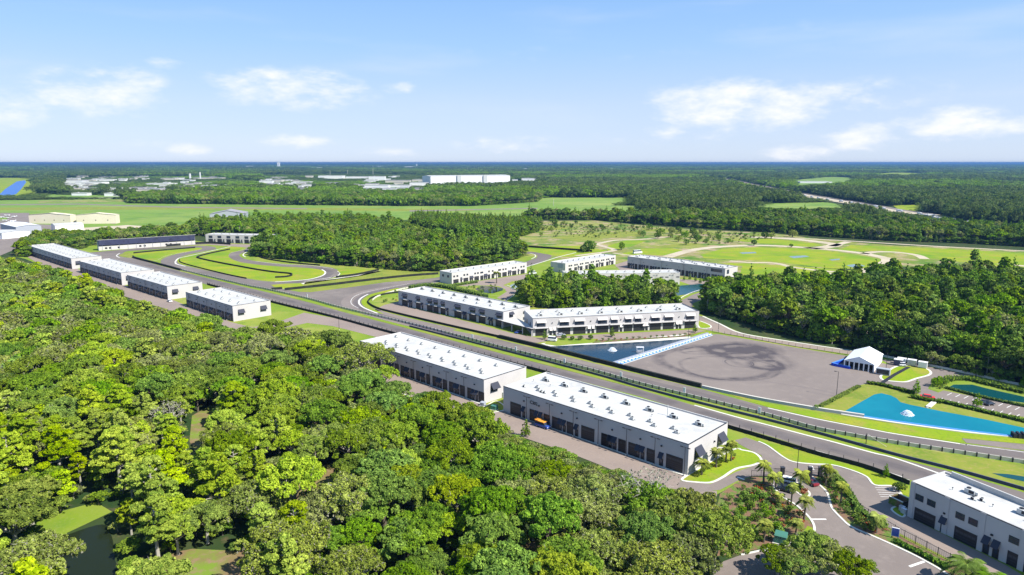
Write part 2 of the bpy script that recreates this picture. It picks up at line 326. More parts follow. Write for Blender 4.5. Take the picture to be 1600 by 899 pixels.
# fields (sighted outlines on the ground)
AIR = [(-150,313),(0,313),(195,311),(200,318),(400,320),(620,322),(740,322),(800,316),(845,317),(1000,322),(940,328),(845,331),(800,345),(660,346),(600,342),(500,338),(400,340),(320,352),(230,362),(100,378),(-150,400)]
BRUSH = [(800,346),(930,345),(1000,352),(1100,360),(1200,364),(1300,376),(1400,384),(1500,387),(1600,392),(1900,405),(1900,450),(1600,440),(1480,416),(1250,420),(1195,436),(1165,440),(1000,430),(960,410),(850,404),(822,398),(800,388),(740,382),(760,372),(800,370),(842,362),(850,352)]
def field(name, p, z, m, label): return sheet(name, px(p), z, m, label=label)
field('airfield_grass', AIR, .04, 'airfield', 'wide mown airfield grass beyond the garages')
field('field', BRUSH, .04, 'brush', 'rough green and tan field behind the garages')
field('field', [(800,323),(820,311),(860,309),(985,309),(1000,318),(1000,341),(850,340),(800,338)], .08, 'airfield', 'pale green strip field in front of the far wood')
for p_, m_ in (([(300,292),(330,291),(335,295),(305,296)],'sand'),([(1170,325),(1200,318),(1290,316),(1325,322),(1330,336),(1240,341),(1170,338)],'airfield'),([(1232,282),(1300,276),(1345,279),(1330,288),(1260,292),(1230,290)],'airfield'),
        ([(1360,272),(1400,269.5),(1455,271),(1430,275),(1375,275)],'lawn'),([(1395,321),(1450,320),(1450,330),(1410,332)],'lawn'),([(-60,278),(40,278),(62,281),(60,304),(40,308),(-60,306)],'lawn'),
        ([(60,300),(90,300),(140,304),(320,303),(320,311),(60,311)],'airfield'),([(430,276),(560,273),(680,276),(672,291),(560,296),(440,292)],'brush'),([(85,281),(330,276),(420,287),(420,297),(200,303),(90,297)],'brush')):
    field('field', p_, .08 if p_[0][1] > 290 else .3, m_, 'small open field among the distant woods')
for p_ in ([(0,321),(120,320),(280,325),(480,327),(480,325.6),(280,323.4),(120,318.4),(0,319.5)],[(0,311.5),(190,310),(190,308.6),(0,310)],[(640,331),(760,328),(840,326.5),(840,325),(760,326.6),(640,329)],[(-60,347),(0,345),(100,346),(180,350),(180,348.6),(100,344.6),(0,343.5),(-60,345)]):
    sheet('runway', px(p_), .1, 'asphalt', label='thin pale runway across the airfield grass')
for p_, m_ in (([(0,312),(195,309.8),(300,309),(300,307.6),(195,307.8),(0,309)],'sand'),([(60,317),(210,315.5),(205,312.5),(60,314)],'brush'),([(-50,325),(300,323),(640,326.6),(740,327),(740,330),(640,330),(300,327.5),(-50,329)],'drygrass'),([(0,340),(45,338),(46,333),(0,333)],'asphalt'),([(190,350),(330,338),(500,332),(620,334),(620,331.5),(500,330),(330,335),(190,345)],'airfield')):
    sheet('airfield_strip', px(p_), .07, m_, label='long strip of paler ground on the airfield')
sheet('taxiway', px([(90,368),(130,363),(200,362),(245,355),(200,352),(135,356),(85,358),(60,366)]), .1, 'sand', label='pale taxiway beside the hangars')
sheet('apron', px([(-60,372),(-60,352),(8,345),(22,334),(46,334),(48,350),(88,352),(85,362),(60,372),(35,385),(0,400),(-60,405)]), .08, 'asphalt', label='grey hangar apron')
sheet('river', px([(0,303.5),(8,296),(26,284),(39,282),(41,285),(33,296),(25,304),(12,306),(-20,307),(-60,305),(-60,300)]), .5, 'river', label='straight bright blue canal at the far left')
# campus grass below the track and buildings
CAMP = [(20,400),(60,392),(128,384),(300,376),(330,379),(437,380),(440,398),(500,408),(580,416),(650,421),(690,419),(760,410),(815,400),(850,398),(930,408),(980,398),(1170,412),(1195,436),(1190,450),(1120,470),(1092,490),(1125,506),(1160,521),(1240,534),(1345,550),(1400,562),(1487,579),(1600,604),(1900,660),(1900,1050),(1640,1000),(1560,930),(1475,895),(1370,841),(1300,796),(1280,757),(1240,742),(1174,745),(1120,773),(1050,765),(930,722),(829,688),(700,640),(597,603),(500,560),(400,520),(240,478),(100,430),(40,405)]
sheet('lawn', px(CAMP), .03, 'grass', label='mown grass between the race track and the buildings')
for p_ in ([(835,385),(905,384),(950,392),(930,400),(880,402),(800,388),(812,384)],[(948,393),(985,386),(1010,377),(980,375),(950,384)],[(1150,447),(1155,441),(1255,436),(1300,432),(1345,424),(1240,416),(1140,411),(1120,414),(1160,416)],
        [(1100,404),(1095,398),(1130,389),(1180,386.5),(1260,389),(1330,397),(1375,405),(1378,410),(1350,421),(1300,420),(1200,408)],[(1300,394),(1330,383),(1480,389),(1640,398),(1640,425),(1450,404),(1380,392)],[(1140,375),(1200,373),(1270,380),(1285,384),(1260,386),(1190,381)],[(1000,389),(960,400),(985,398),(1060,400),(1075,393),(1050,388)]):
    sheet('lawn', px(p_), .07, 'lawn', label='bright green turf in the middle field')
for p_ in ([(860,372),(920,364),(990,362),(1010,368),(930,374),(905,377)],[(1010,386),(1080,380),(1100,382),(1040,388)],[(800,357),(860,353),(900,357),(850,361)],[(1000,357),(1110,362),(1100,366),(1010,362)]):
    sheet('field', px(p_), .06, 'drygrass', label='dry tan patch of the rough field')
for p_ in ([(1232,401),(1258,399.5),(1265,401.5),(1240,404)],[(1322,415),(1340,412.5),(1352,416),(1335,419)],[(1155,395),(1180,394),(1182,396),(1160,397)],[(1295,406),(1312,404.5),(1312,406.5),(1300,407.5)]):
    sheet('water', px(p_), .12, 'puddle', label='shallow puddle on the turf')
def dirt(pts, w): ribbon('dirt_track', px(smooth(pts, 6)), w, .1, 'sand', label='pale dirt track winding over the turf')
dirt([(1042,402),(1062,396),(1082,391),(1112,387),(1150,384.5),(1200,384),(1270,388),(1335,394.5),(1372,401),(1388,407),(1372,417),(1345,425),(1325,430)], 11)
dirt([(1350,397),(1368,394),(1400,394.5),(1432,399),(1445,405)], 8)
dirt([(1140,408),(1170,410.5),(1210,411.5),(1240,418),(1290,424),(1345,427)], 6)
dirt([(1172,371),(1200,371.5),(1245,374.5),(1285,379),(1305,383),(1285,387),(1262,388.5)], 14)
dirt([(1210,371),(1320,376.5),(1450,384.5),(1600,392.5),(1750,401)], 7)
dirt([(1300,385),(1325,378)], 8)
dirt([(930,381),(945,386),(960,391),(940,395),(900,400)], 6)
dirt([(935,381),(960,376),(1000,374.5),(1040,371)], 6)
dirt([(958,396),(990,400)], 4)
dirt([(1245,434),(1290,428),(1330,428)], 7)
dirt([(1560,412),(1620,418)], 8)
# highway far right
HW = smooth([(1100,277.5),(1135,281),(1165,288),(1195,294),(1240,302.5),(1290,311.5),(1345,320),(1400,330),(1450,337)], 5)
ribbon('highway', px(HW), 44, .9, 'sand', label='pale concrete highway through the far woods')
ribbon('highway', px([(x+4, y-1.6) for x, y in HW]), 16, 1.0, 'asphalt', label='asphalt lanes of the far highway')
ribbon('road', px([(1040,306),(1130,301),(1200,297.5)]), 14, .9, 'asphalt', label='thin far road meeting the highway')
# ------------------------------------------------------------------ race track
T = .05
sheet('race_track', px([(150,404),(160,398),(205,403),(282,424),(360,443.5),(422,458),(485,473.5),(540,489),(628,511.5),(780,552),(900,583),(1000,609),(1085,634),(1160,655),(1200,665),(1262,681.5),(1300,690),(1362,707),(1400,716),(1500,741),(1600,770),(1800,826),(1800,862),(1600,806),(1421,750),(1350,726),(1275,705),(1200,681),(1148,667),(1000,620),(858,583),(700,541),(615,520),(430,473),(324,445),(230,422)]), T, 'track', label='long straight of the race track beside the garage row')
ribbon('race_track', px(smooth([(178,402),(180,396.5),(190,392.5),(215,390.5),(255,388),(290,385.8),(318,386),(327,389),(312,392.3),(288,397),(270,402.5),(264,409),(276,416),(312,424.5),(362,435)],8)), 13, T+.004, 'track', label='hairpin of the race track near the grandstand')
ribbon('race_track', px(smooth([(397,385.5),(390,391),(372,395),(363,399.5),(373,406),(400,411),(440,414.8),(480,416.8),(508,420),(519,426.5),(510,433),(492,437.7),(460,441.2),(425,442.8),(392,440.3),(355,433)],8)), 12, T+.008, 'track', label='inner loop of the race track beside the wood')
sheet('race_track', px([(340,433),(362,432),(400,441),(422,445.5),(440,451.5),(467,456.5),(485,457),(560,447.5),(602,441.5),(650,437.8),(676,435),(700,431),(712,434),(690,441),(674,443.5),(640,447.5),(611,452),(590,456),(575,460.5),(566,465),(561.5,470),(562,476),(568,481),(590,489.5),(628,499),(665,508),(780,531),(980,581),(1097,608.5),(1200,637),(1275,654),(1362,671),(1400,678),(1500,693),(1600,705),(1800,732),(1800,760),(1600,722),(1400,692),(1325,679),(1275,670),(1200,649),(1160,639),(1004,600.5),(930,579),(780,541.5),(652,508),(540,482),(485,467),(422,452),(380,445),(340,437)]), T+.012, 'track', label='return leg of the race track with its wide paving')
ribbon('race_track', px(smooth([(700,437),(668,440),(632,446),(596,452.5),(568,459),(552,467),(550,475),(562,482),(590,491),(630,501.5),(700,518)],8)), 12.5, T+.02, 'asphalt', label='sweeping bend of the race track before the long garages')
sheet('race_track', px([(1503,685.5),(1510,692.5),(1600,704),(1700,716),(1700,706),(1600,694.5)]), T+.024, 'asphalt', label='paved escape strip beside the turquoise pond')
ribbon('race_track', px(smooth([(795,397),(812,396),(835,395.5),(848,398),(850,402.5),(838,408),(818,415),(795,421)],8)), 13, T+.004, 'track', label='far bend of the race track behind the white garages')
def racing(pts, ws=((5.5,.016),(3.2,.018))):
    for i, (w_, dz) in enumerate(ws): ribbon('racing_line', px(smooth(pts, 6)), w_, T+dz, 'line%d' % i, label='darker worn line on the track asphalt')
M['line0'] = mat('worn_asphalt', (.118,.10,.096), .85, .2, [(.08,(.135,.115,.108),.42,.6)]); M['line1'] = mat('dark_worn_asphalt', (.10,.086,.084), .85, .2, [(.08,(.13,.112,.106),.42,.58)])
racing([(230,414),(330,439),(430,465.5),(540,493),(640,520),(780,558),(900,590),(1000,615),(1160,663),(1275,694),(1362,718),(1480,751),(1600,786)])
racing([(690,440.2),(668,441.6),(632,447),(596,454),(575,459.5),(563,466),(558,473),(566,482),(592,492.5),(640,505),(720,526)], ((5,.034),(2.6,.036)))
racing([(500,420.5),(512,424),(514,428),(504,434),(480,439.5),(440,442.6)], ((7,.03),(4.5,.032)))
racing([(720,526),(800,545.5),(930,577),(1100,618),(1200,643),(1300,666),(1400,684),(1600,712)], ((4,.03),))
# kerbs and painted edges of the track
def line(pts, w, m='paint', z=.09, n=5, lab='pale painted edge line of the track', name='track_line'): ribbon(name, px(smooth(pts, n)), w, z, m, label=lab)
line([(422,457.6),(485,473.4),(540,488.6),(628,511),(780,551.5),(900,582.5),(1000,608.5)], .45, 'drygrass')
line([(1085,633.6),(1160,654.6),(1200,664.6),(1262,681),(1300,690.5),(1362,707.5),(1400,717),(1472,742)], .8, 'kerb')
line([(1148,668),(1200,682.5),(1275,706.3),(1350,727.5),(1421,751)], .4, 'kerb')
line([(1275,705),(1350,726.6),(1410,746)], .5, 'kerb', .1)
line([(1200,638),(1275,654.8),(1362,671.6),(1400,678.6),(1500,694),(1510,696)], .7, 'kerb')
line([(1500,694),(1600,707)], .3)
line([(560,482),(549,475),(551,466),(566,458.5),(600,451),(640,443.5)], .3)
line([(575,460.2),(566,465),(561.2,470),(562,476),(570,482),(590,490)], 1.1, 'kerb', .1)
line([(281,424.3),(360,443.4)], .4, 'drygrass')
line([(274,409.5),(279,404),(292,401),(330,392.5),(360,385.6)], 1.3, 'kerb', .1)
line([(274,409.5),(276,413),(290,416.5)], 1.3, 'kerb', .1)
line([(503,421.5),(508.5,426),(503,431.5),(485,436.5),(460,439.2),(430,440.8)], 1.3, 'kerb', .1)
line([(528,424),(532,427),(528,431),(518,434)], 1.4, 'kerb', .1)
line([(520,420),(480,414.6),(440,413.2),(400,408.6)], .5, 'kerb', .1)
line([(392,391),(382,396),(380,399.5),(384,402)], 1., 'kerb', .1)
line([(187,396),(182,400),(187,403)], .9, 'kerb', .1)
line([(830,405),(836,402),(836,398.5),(828,396)], .9, 'kerb', .1)
line([(820,418),(850,409),(872,402),(900,395)], 1.2, 'kerb', .1)
line([(475,440),(500,436.5),(522,433),(545,429)], .9, 'kerb', .1)
ribbon('runoff', px([(800,396),(845,391),(870,394)]), 6, .06, 'drygrass', label='dry runoff beside the far bend')
ribbon('runoff', px(smooth([(470,444),(525,436),(560,431),(592,424)],4)), 5, .06, 'concrete', label='concrete runoff wedge by the inner loop')
# islands of grass: raised slabs
def island(pts, m='lawn', label='green grass island inside the race track', z=.12, n=5, kerb=None):
    w = px(smooth(pts, n, True)); sheet('grass_island', w, z, m, label=label, thick=.12)
    if kerb: ribbon('kerb', w, kerb, z+.03, 'kerb', closed=True, thick=.15, label='pale concrete kerb round a planted island')
island([(210,396.5),(260,391.5),(303,388.2),(315,387.6),(311,390.5),(292,394),(268,398),(255,401.5),(243,407.5),(225,405.5),(209,401)], label='long green island between the two legs of the hairpin')
island([(186,400),(192,396.5),(202,395.2),(206,402.5),(196,402.6)], 'drygrass', 'small tan and green tip at the hairpin')
island([(360,386.5),(330,393.5),(293,401.5),(280,405),(277.5,409.5),(285,414),(312,420.5),(360,430.5),(407,438.2),(430,440.2),(460,438.6),(485,436),(502,431),(507,426),(501,422),(480,419.4),(440,417.3),(400,413.6),(372,409),(358,402),(360,396),(372,392.5),(382,388)], label='large green island inside the inner loop of the track')
island([(424,445.6),(470,443),(471,448.5),(441,451.3)], label='bright green wedge beside the black screen', n=2)
island([(531,421.5),(590,422),(592,423.5),(560,429),(528,434.5),(532,428)], 'lawn', 'bright green wedge right of the inner loop', n=3)
sheet('dry_grass', px([(472,447),(478,441),(525,436),(560,431),(594,421.5),(640,420),(684,428),(632,433),(560,440.6),(520,445.6),(480,450)]), .06, 'drygrass', label='tan and green grass wedge behind the black screen')
sheet('dry_grass', px([(467,456.4),(480,451.5),(560,442.5),(632,434),(680,430),(676,435),(602,441.5),(560,447.5),(485,457)]), .065, 'drygrass', label='thin dry verge in front of the black screen')
sheet('verge', px([(575,460.5),(566,465),(562.5,470),(563,476),(570,481.5),(590,489.5),(600,491),(581,482),(575,473),(579,467),(600,460),(625,455),(622,450)]), .075, 'lawn', label='bright green verge inside the sweeping bend')
sheet('verge', px([(1125,612),(1200,631),(1275,644),(1350,656),(1400,663),(1500,676),(1600,684),(1700,692),(1700,706),(1600,694),(1503,685),(1502,692),(1400,677.4),(1362,670.4),(1275,653.4),(1200,636.4)]), .075, 'lawn', label='bright green verge below the turquoise pond')
sheet('verge', px([(1330,684),(1400,697),(1500,712),(1600,727),(1700,742),(1700,790),(1600,762),(1500,734),(1400,710)]), .055, 'drygrass', label='yellow green strip between the two track barriers')
sheet('verge', px([(1200,692),(1240,700),(1275,713),(1350,733),(1400,752),(1420,760),(1420,775),(1410,772),(1397,760.5),(1367,758.5),(1354,745),(1331,735),(1300,726.8),(1269,725),(1241,722),(1225,715),(1205,700),(1185,690),(1165,680)]), .055, 'lawn', label='bright yellow green verge between the fence and the entrance road')
field('field', [(1195,330),(1280,327),(1330,331),(1400,338),(1450,345),(1450,352),(1400,347),(1320,341),(1200,334)], .09, 'airfield', 'open strip below the highway')
sheet('water', px([(1550,740),(1575,741.5),(1610,747),(1650,752),(1650,762),(1600,753),(1570,746.5)]), .1, 'teal', label='narrow blue ditch at the right edge')
# skidpad
PAD = px([(962,572),(1112,523),(1122,522.5),(1240,543),(1320,556),(1400,572),(1406,588),(1376,600),(1356,599),(1341,603),(1281,634),(1276,640),(1200,625),(1097,603),(1000,580)])
sheet('skidpad', PAD, T, 'skid', label='wide grey skidpad asphalt with tyre marks')
def ell(cx, cy, rx, ry, rot=0, a0=0, a1=360, n=40):
    w = G(cx, cy); return [(w[0]+rx*math.cos(R(a))*math.cos(rot)-ry*math.sin(R(a))*math.sin(rot), w[1]+rx*math.cos(R(a))*math.sin(rot)+ry*math.sin(R(a))*math.cos(rot)) for a in np.linspace(a0, a1, n)]
rnd = random.Random(5)
zz = T+.004
def mark(pts, w, m='rubber'):
    global zz; zz += .0015; ribbon('tyre_marks', pts, w, zz, m, label='dark looping tyre marks on the skidpad')
for q in (5.4, 6.2): mark(ell(1152,567,q,q*1.05,0), .16, 'rubber2')
for a_, w_ in (([(1190,546),(1230,548),(1290,553),(1330,556)],.35),([(1180,594),(1240,603),(1290,612),(1318,622)],.35)): mark(px(smooth(a_,6)), w_, 'rubber2')
# perimeter road, parking, tent forecourt
sheet('road', px([(1160,428),(1180,433),(1192,438),(1180,443),(1150,450),(1127,458),(1098,468),(1083,474),(1080,486),(1094,494),(1125,507),(1160,522),(1165,527),(1130,521),(1113,514),(1090,505),(1072,492),(1058,478),(1064,470),(1082,461),(1110,452),(1130,444),(1152,445),(1168,441),(1175,437),(1162,432)]), .06, 'asphalt', label='curving access road behind the long garages')
sheet('road', px([(1090,513.6),(1110,517),(1127,520),(1240,541),(1340,556),(1345,551.5),(1240,535.5),(1160,522.5),(1125,508),(1094,497)]), .064, 'pavers', label='tan perimeter road above the skidpad')
sheet('road', px([(1376,562),(1400,563.5),(1487,580.5),(1520,587),(1490,589),(1470,592),(1452,603),(1450,608),(1466,614),(1474,610.5),(1640,644),(1640,661),(1600,652),(1456,625.5),(1429,613),(1400,606),(1372,600),(1376,590),(1396,573)]), .066, 'asphalt', label='asphalt drive and car park by the ponds')
for i, (x, y) in enumerate([(1482,614.5),(1495,617),(1508,619.5),(1521,622),(1534,625),(1562,631),(1575,634),(1588,637)]):
    ribbon('parking_line', px([(x+5,y),(x-2,y+3.6)]), .22, .08, 'paint', label='white bay line of the upper car park row')
for i, (x, y) in enumerate([(1470,624.5),(1483,627.5),(1496,630),(1509,632.5),(1535,638.5),(1550,641.5),(1564,644.5),(1577,647.5),(1590,650)]):
    ribbon('parking_line', px([(x+3,y-2),(x-2,y+1.2)]), .22, .08, 'paint', label='white bay line of the lower car park row')
line([(1098,494.5),(1125,506.5),(1160,521.5),(1240,534.8),(1345,550.5)], 1.2, 'kerb', .1, 4, 'pale kerb along the perimeter road', 'kerb')
island([(1376,588.5),(1384,583),(1397,574.5),(1412,571.5),(1432,573),(1448,577),(1454.5,582.5),(1450,587),(1433,591.5),(1416,597),(1398,596.5),(1380,594)], 'lawn', 'kerbed lawn crossed by a path beside the white tent', kerb=.9)
ribbon('path', px([(1375,601),(1398,586),(1420,574)]), 1.6, .16, 'post', label='dark path across the lawn by the tent')
island([(1091,502),(1104,506),(1111,510),(1108,513),(1093,512.5)], 'lawn', 'small green corner beside the perimeter road', n=3, kerb=.7)
sheet('bank', px([(1451,605),(1458,597),(1470,592),(1490,588.5),(1520,590),(1560,597),(1640,614),(1640,643),(1600,634.5),(1474,609.5),(1467,613),(1455,610)]), .08, 'grass', label='planted bank round the dark teal pond')
sheet('pond', px([(1482,606),(1490,601.5),(1519,601.5),(1540,607),(1600,620.5),(1650,632),(1650,640),(1600,630),(1537,621.5),(1490,611.5)]), .1, 'teal', label='dark teal pond beside the car park')
sheet('bank', px([(1281,635),(1341,604),(1356,600.5),(1372,603),(1400,610),(1429,618),(1456,629),(1520,643),(1600,662),(1700,685),(1700,700),(1600,690),(1500,677),(1400,663),(1316,650),(1290,645)]), .07, 'drygrass', label='yellow green bank round the turquoise pond')
sheet('pond', px([(1316,645.5),(1341,631),(1366,617),(1377,615),(1392,618.5),(1401,623),(1407,629),(1422,633),(1437,636),(1470,643),(1537,655.5),(1600,669),(1700,690),(1700,697),(1600,683.5),(1500,672),(1400,658.5),(1330,648.5)]), .1, 'turq', label='bright turquoise pond')
ribbon('pond_edge', px(smooth([(1313,646.5),(1350,652),(1400,659.5),(1500,673),(1600,685),(1700,699)],4)), 1.3, .35, 'ltblue', thick=.3, label='pale blue edge wall of the turquoise pond')
ribbon('pond_edge', px(smooth([(1314,647.8),(1350,653.6),(1400,661.4),(1500,675),(1580,683)],4)), 1.0, .3, 'kerb', thick=.25, label='pale concrete edge of the turquoise pond')
# central lake
sheet('bank', px([(845,537),(870,534),(1000,526),(1110,521),(1113,523),(962,572),(930,566),(880,550)]), .06, 'kerb', label='pale rim round the deep blue lake')
sheet('planting_bed', px([(925,537),(932,532),(1000,529),(1060,525.5),(1080,522),(1108,517),(1111,521),(1080,526),(1000,531.5)]), .12, 'mulch', label='mulched planting bed above the lake')
sheet('verge', px([(850,538),(865,529),(880,528.5),(935,530),(928,536),(890,539),(870,541)]), .1, 'grass', label='grass corner left of the lake')
sheet('verge', px([(1078,527),(1090,521),(1108,517.5),(1112,521),(1092,528)]), .14, 'lawn', label='grass corner right of the lake')
sheet('lake', px([(855,542),(900,539.8),(960,537),(1030,533),(1062,530.5),(1086,528),(1090,529),(952,570),(930,567)]), .1, 'lake', label='deep blue lake below the long garages')
# aprons
sheet('apron', px([(540,548),(563,563),(600,574),(679,603),(757,633),(780,637.5),(787,641),(900,680),(1073,744),(1063,752),(1060,765),(1120,768),(1120,776),(1050,764),(993,750),(930,724),(884,706),(829,688),(700,642),(597,603),(572,594),(530,575)]), .07, 'pavers', label='pale paved apron before the two nearest garages')
sheet('apron', px([(36,398),(48,396),(120,420),(195,446),(270,469),(292,478),(362,504),(395,512),(430,505),(475,489),(520,497),(640,527),(740,552),(725,562),(600,530),(520,510),(480,505),(430,516),(400,522),(340,512),(250,480),(190,462),(130,441),(60,412)]), .07, 'pavers', label='long paved lane in front of the far garage row')
sheet('apron', px([(582,486),(600,477),(622,472),(640,480),(789,518),(800,521),(840,528),(1090,515),(1108,519),(1000,529),(932,532),(880,529),(840,536),(820,534),(780,525.5),(677,502),(610,486)]), .07, 'pavers', label='tan paved lane before the long garages by the lake')
sheet('apron', px([(704,446),(822,428.5),(845,432),(800,440),(786,446),(804,452),(808,456),(790,470),(776,466),(792,456),(784,450),(768,446),(730,448)]), .07, 'pavers', label='tan lane before the white garages')
sheet('apron', px([(960,414),(1000,402),(985,420),(1060,436),(1130,441),(1132,447),(1080,446),(1063,440),(975,428)]), .07, 'pavers', label='tan court between the rear garages')
sheet('apron', px([(320,380),(437,384),(437,387),(400,388),(330,383)]), .06, 'pavers', label='strip of paving before the far white garages')
sheet('apron', px([(130,396),(300,380),(330,381.5),(290,384),(200,390.5),(170,398),(140,401)]), .045, 'track', label='pit paving before the black grandstand')
sheet('bank', px([(708,452),(740,446),(780,447.5),(790,453),(776,464),(750,462),(720,459)]), .08, 'grass', label='planted rim of the small black pond')
sheet('pond', px([(742,452),(752,447),(775,448.5),(786,451),(786,454),(770,459),(750,457)]), .12, 'bog', label='small dark pond behind the long garages')
sheet('pond', px([(797,446),(818,439),(830,437.5),(832,442),(812,448),(800,452)]), .12, 'puddle', label='small pale pond beside the lane')
sheet('pond', px([(1030,450),(1060,447),(1095,444),(1120,447),(1105,452),(1075,460),(1055,463),(1035,458)]), .12, 'teal', label='reflecting pond before the rear garages')
# entrance roads, bottom right
sheet('road', px([(1146,689),(1165,684),(1185,691),(1200,698),(1212,707),(1225,716),(1241,723),(1269,726),(1300,727.5),(1331,736),(1354,746),(1367,759),(1397,761),(1409,774),(1418,808),(1570,884),(1640,925),(1640,990),(1562,925),(1523,897),(1490,878),(1400,831),(1345,800),(1331,778),(1318,757),(1304,745),(1232,744),(1174,745),(1152,752),(1125,766),(1090,770),(1060,762),(1062,752),(1110,757),(1150,738),(1190,724),(1190,712),(1165,700)]), .072, 'asphalt', label='entrance road curving past the garages')
sheet('apron', px([(1404,792),(1418,807.5),(1573,884.5),(1640,925),(1640,985),(1572,920),(1500,874),(1420,830),(1384,806)]), .076, 'pavers', label='paved apron before the two storey building')
sheet('road', px([(1207,761),(1210,745),(1269,744),(1279,757),(1292,770),(1297,786),(1301,796),(1315,811),(1331,824),(1370,841),(1400,854.5),(1431,869.5),(1456,883),(1475,894.5),(1560,960),(1200,990),(1080,930),(1130,878),(1157,868),(1200,859),(1221,853),(1259,843),(1269,836),(1273,825),(1266,810),(1244,790),(1220,775)]), .078, 'asphalt', label='main entrance drive beyond the gate')
sheet('planting_bed', px([(1174,746),(1207,746),(1206,761),(1219,776),(1243,791),(1264,811),(1271,825),(1267,835),(1257,841.5),(1220,851),(1157,865),(1120,870),(1130,840),(1118,800),(1125,772),(1152,754)]), .09, 'mulch', label='mulched garden bed left of the gate')
sheet('planting_bed', px([(1270,745),(1303,745.5),(1316,756),(1329,777),(1344,800),(1378,821),(1412,842),(1490,882),(1530,910),(1500,910),(1476,894),(1456,882),(1431,868.5),(1400,853.5),(1370,840),(1331,823),(1316,811),(1302,796),(1298,786),(1293,770),(1280,757)]), .09, 'mulch', label='mulched median bed right of the gate')
island([(1247,771),(1238,764),(1238,756),(1247,755),(1258,764),(1265,771),(1263,776),(1255,776)], 'mulch', 'small planted median by the gate', kerb=.5)
island([(1066,751),(1073,744),(1100,728),(1146,703),(1160,704),(1178,708),(1188,716),(1188,722),(1176,727.5),(1150,733),(1128,747),(1110,754.5),(1086,754)], 'lawn', 'kerbed bright lawn at the end of the nearest garage', kerb=.7)
island([(1393,797),(1400,792),(1412,791),(1416,799),(1412,808),(1404,806)], 'lawn', 'small lawn at the corner of the two storey building', n=3, kerb=.5)
island([(750,641),(762,633.5),(775,627),(787,634),(790,640),(776,644),(762,645)], 'lawn', 'small lawn between the two nearest garages', n=3, kerb=.5)
sheet('lawn', px([(1244,852),(1257,843),(1268,834),(1270,826),(1262,822),(1255,832),(1240,846)]), .1, 'lawn', label='curved lawn edge by the drive')
for P_ in ([(1206,756),(1220,775),(1244,790),(1265,810),(1272.5,825),(1269,836),(1259,843),(1221,853),(1200,858.5),(1157,868)],[(1269,745),(1279,757),(1292,770),(1297,786),(1301,796),(1315,811),(1331,824),(1370,841),(1400,854.5),(1431,869.5),(1456,883),(1475,894.5),(1500,912)],
           [(1304,745),(1317,756),(1330,777),(1345,801)],[(1185,690.4),(1200,697.5),(1225,715.5),(1241,722.5),(1269,725.7),(1300,727.2),(1331,735.6),(1354,745.6),(1367,758.6),(1397,760.6),(1409,774)],[(1225,884),(1240,879)],[(1306,883),(1330,892),(1345,900)],[(1060,474),(1064,466),(1082,457),(1110,449)],
           [(572,594),(597,603),(640,620)],[(1133,445.5),(1152,447),(1170,443),(1178,438.5)],[(790,471),(808,457),(806,452),(792,446)]):
    ribbon('kerb', px(smooth(P_, 5)), .55, .17, 'kerb', thick=.16, label='pale concrete kerb along the road')
ribbon('kerb', px([(787,641.6),(1073,744.4)]), 1.0, .16, 'kerb', thick=.12, label='pale kerb strip at the foot of the nearest garage')
ribbon('kerb', px([(600,575.5),(757,633.6)]), .9, .16, 'kerb', thick=.12, label='pale kerb strip at the foot of the second garage')
for P_, w_ in (([(1267,728.5),(1270,734.5)],.9),([(1267,812),(1291,812)],.55),([(1421,886),(1444,878)],.6),([(1152,746),(1166,751)],.6)):
    ribbon('stop_line', px(P_), w_, .085, 'paint', label='white stop line on the entrance road')
for y0 in (762.2,766,769.7,773,776.5): ribbon('parking_line', px([(1367+(y0-762)*.6,y0),(1402+(y0-762)*.25,y0+1.2)]), .16, .082, 'paint', label='white bay line beside the two storey building')
ribbon('path', px(smooth([(268,690),(290,712),(308,735),(325,752)],4)), 3, .05, 'asphalt', label='narrow lane under the nearest trees')
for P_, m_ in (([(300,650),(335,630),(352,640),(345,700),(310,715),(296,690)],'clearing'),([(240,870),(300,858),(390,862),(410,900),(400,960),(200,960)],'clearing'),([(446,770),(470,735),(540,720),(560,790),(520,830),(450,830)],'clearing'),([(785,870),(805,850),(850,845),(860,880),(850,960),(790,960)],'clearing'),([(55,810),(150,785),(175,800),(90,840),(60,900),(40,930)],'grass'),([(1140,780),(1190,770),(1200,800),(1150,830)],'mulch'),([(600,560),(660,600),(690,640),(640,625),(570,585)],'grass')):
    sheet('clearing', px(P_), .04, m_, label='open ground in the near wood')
sheet('pond', px(smooth([(70,850),(100,838),(160,820),(175,840),(180,875),(190,930),(110,930),(75,880)],5,True)), .07, 'bog', label='dark still pond in the near wood')
sheet('pond', px(smooth([(845,758),(880,745),(920,748),(950,765),(930,778),(870,775)],5,True)), .07, 'turq', label='small blue pond glimpsed through the near trees')
# ------------------------------------------------------------------ barriers and fences
def fence(name, label, cat, pts, h, t, m, mtop=None, n=4, posts=None, postname='post', pm='post', ph=None, pw=.16, z0=.02, group=None):
    w = px(smooth(pts, n)) if n > 1 else px(pts)
    r = root(name, label, cat, (w[0][0], w[0][1], 0), group=group); w2 = [(x-w[0][0], y-w[0][1]) for x, y in w]
    wallmb(w2, t, z0, h, m, mtop).build('panel', r)
    if posts:
        P = walk(w2, posts); ph = ph or h+.15
        near = sorted(P, key=lambda q: math.hypot(q[0]+w[0][0], q[1]+w[0][1]))
        b = MB(); b.box(-pw/2, pw/2, -pw/2-t/2, pw/2+t/2, 0, ph, pm); me = b.mesh(postname)
        for x, y, a in near[:100]:
            o = link(postname, me, r); o.location = (x, y, 0); o.rotation_euler = (0, 0, a)
        if len(near) > 100:
            b = MB()
            for x, y, a in near[100:]: b.box(x-pw/2, x+pw/2, y-pw/2, y+pw/2, 0, ph, pm)
            o = b.build(postname, r, kind='stuff')
    return r
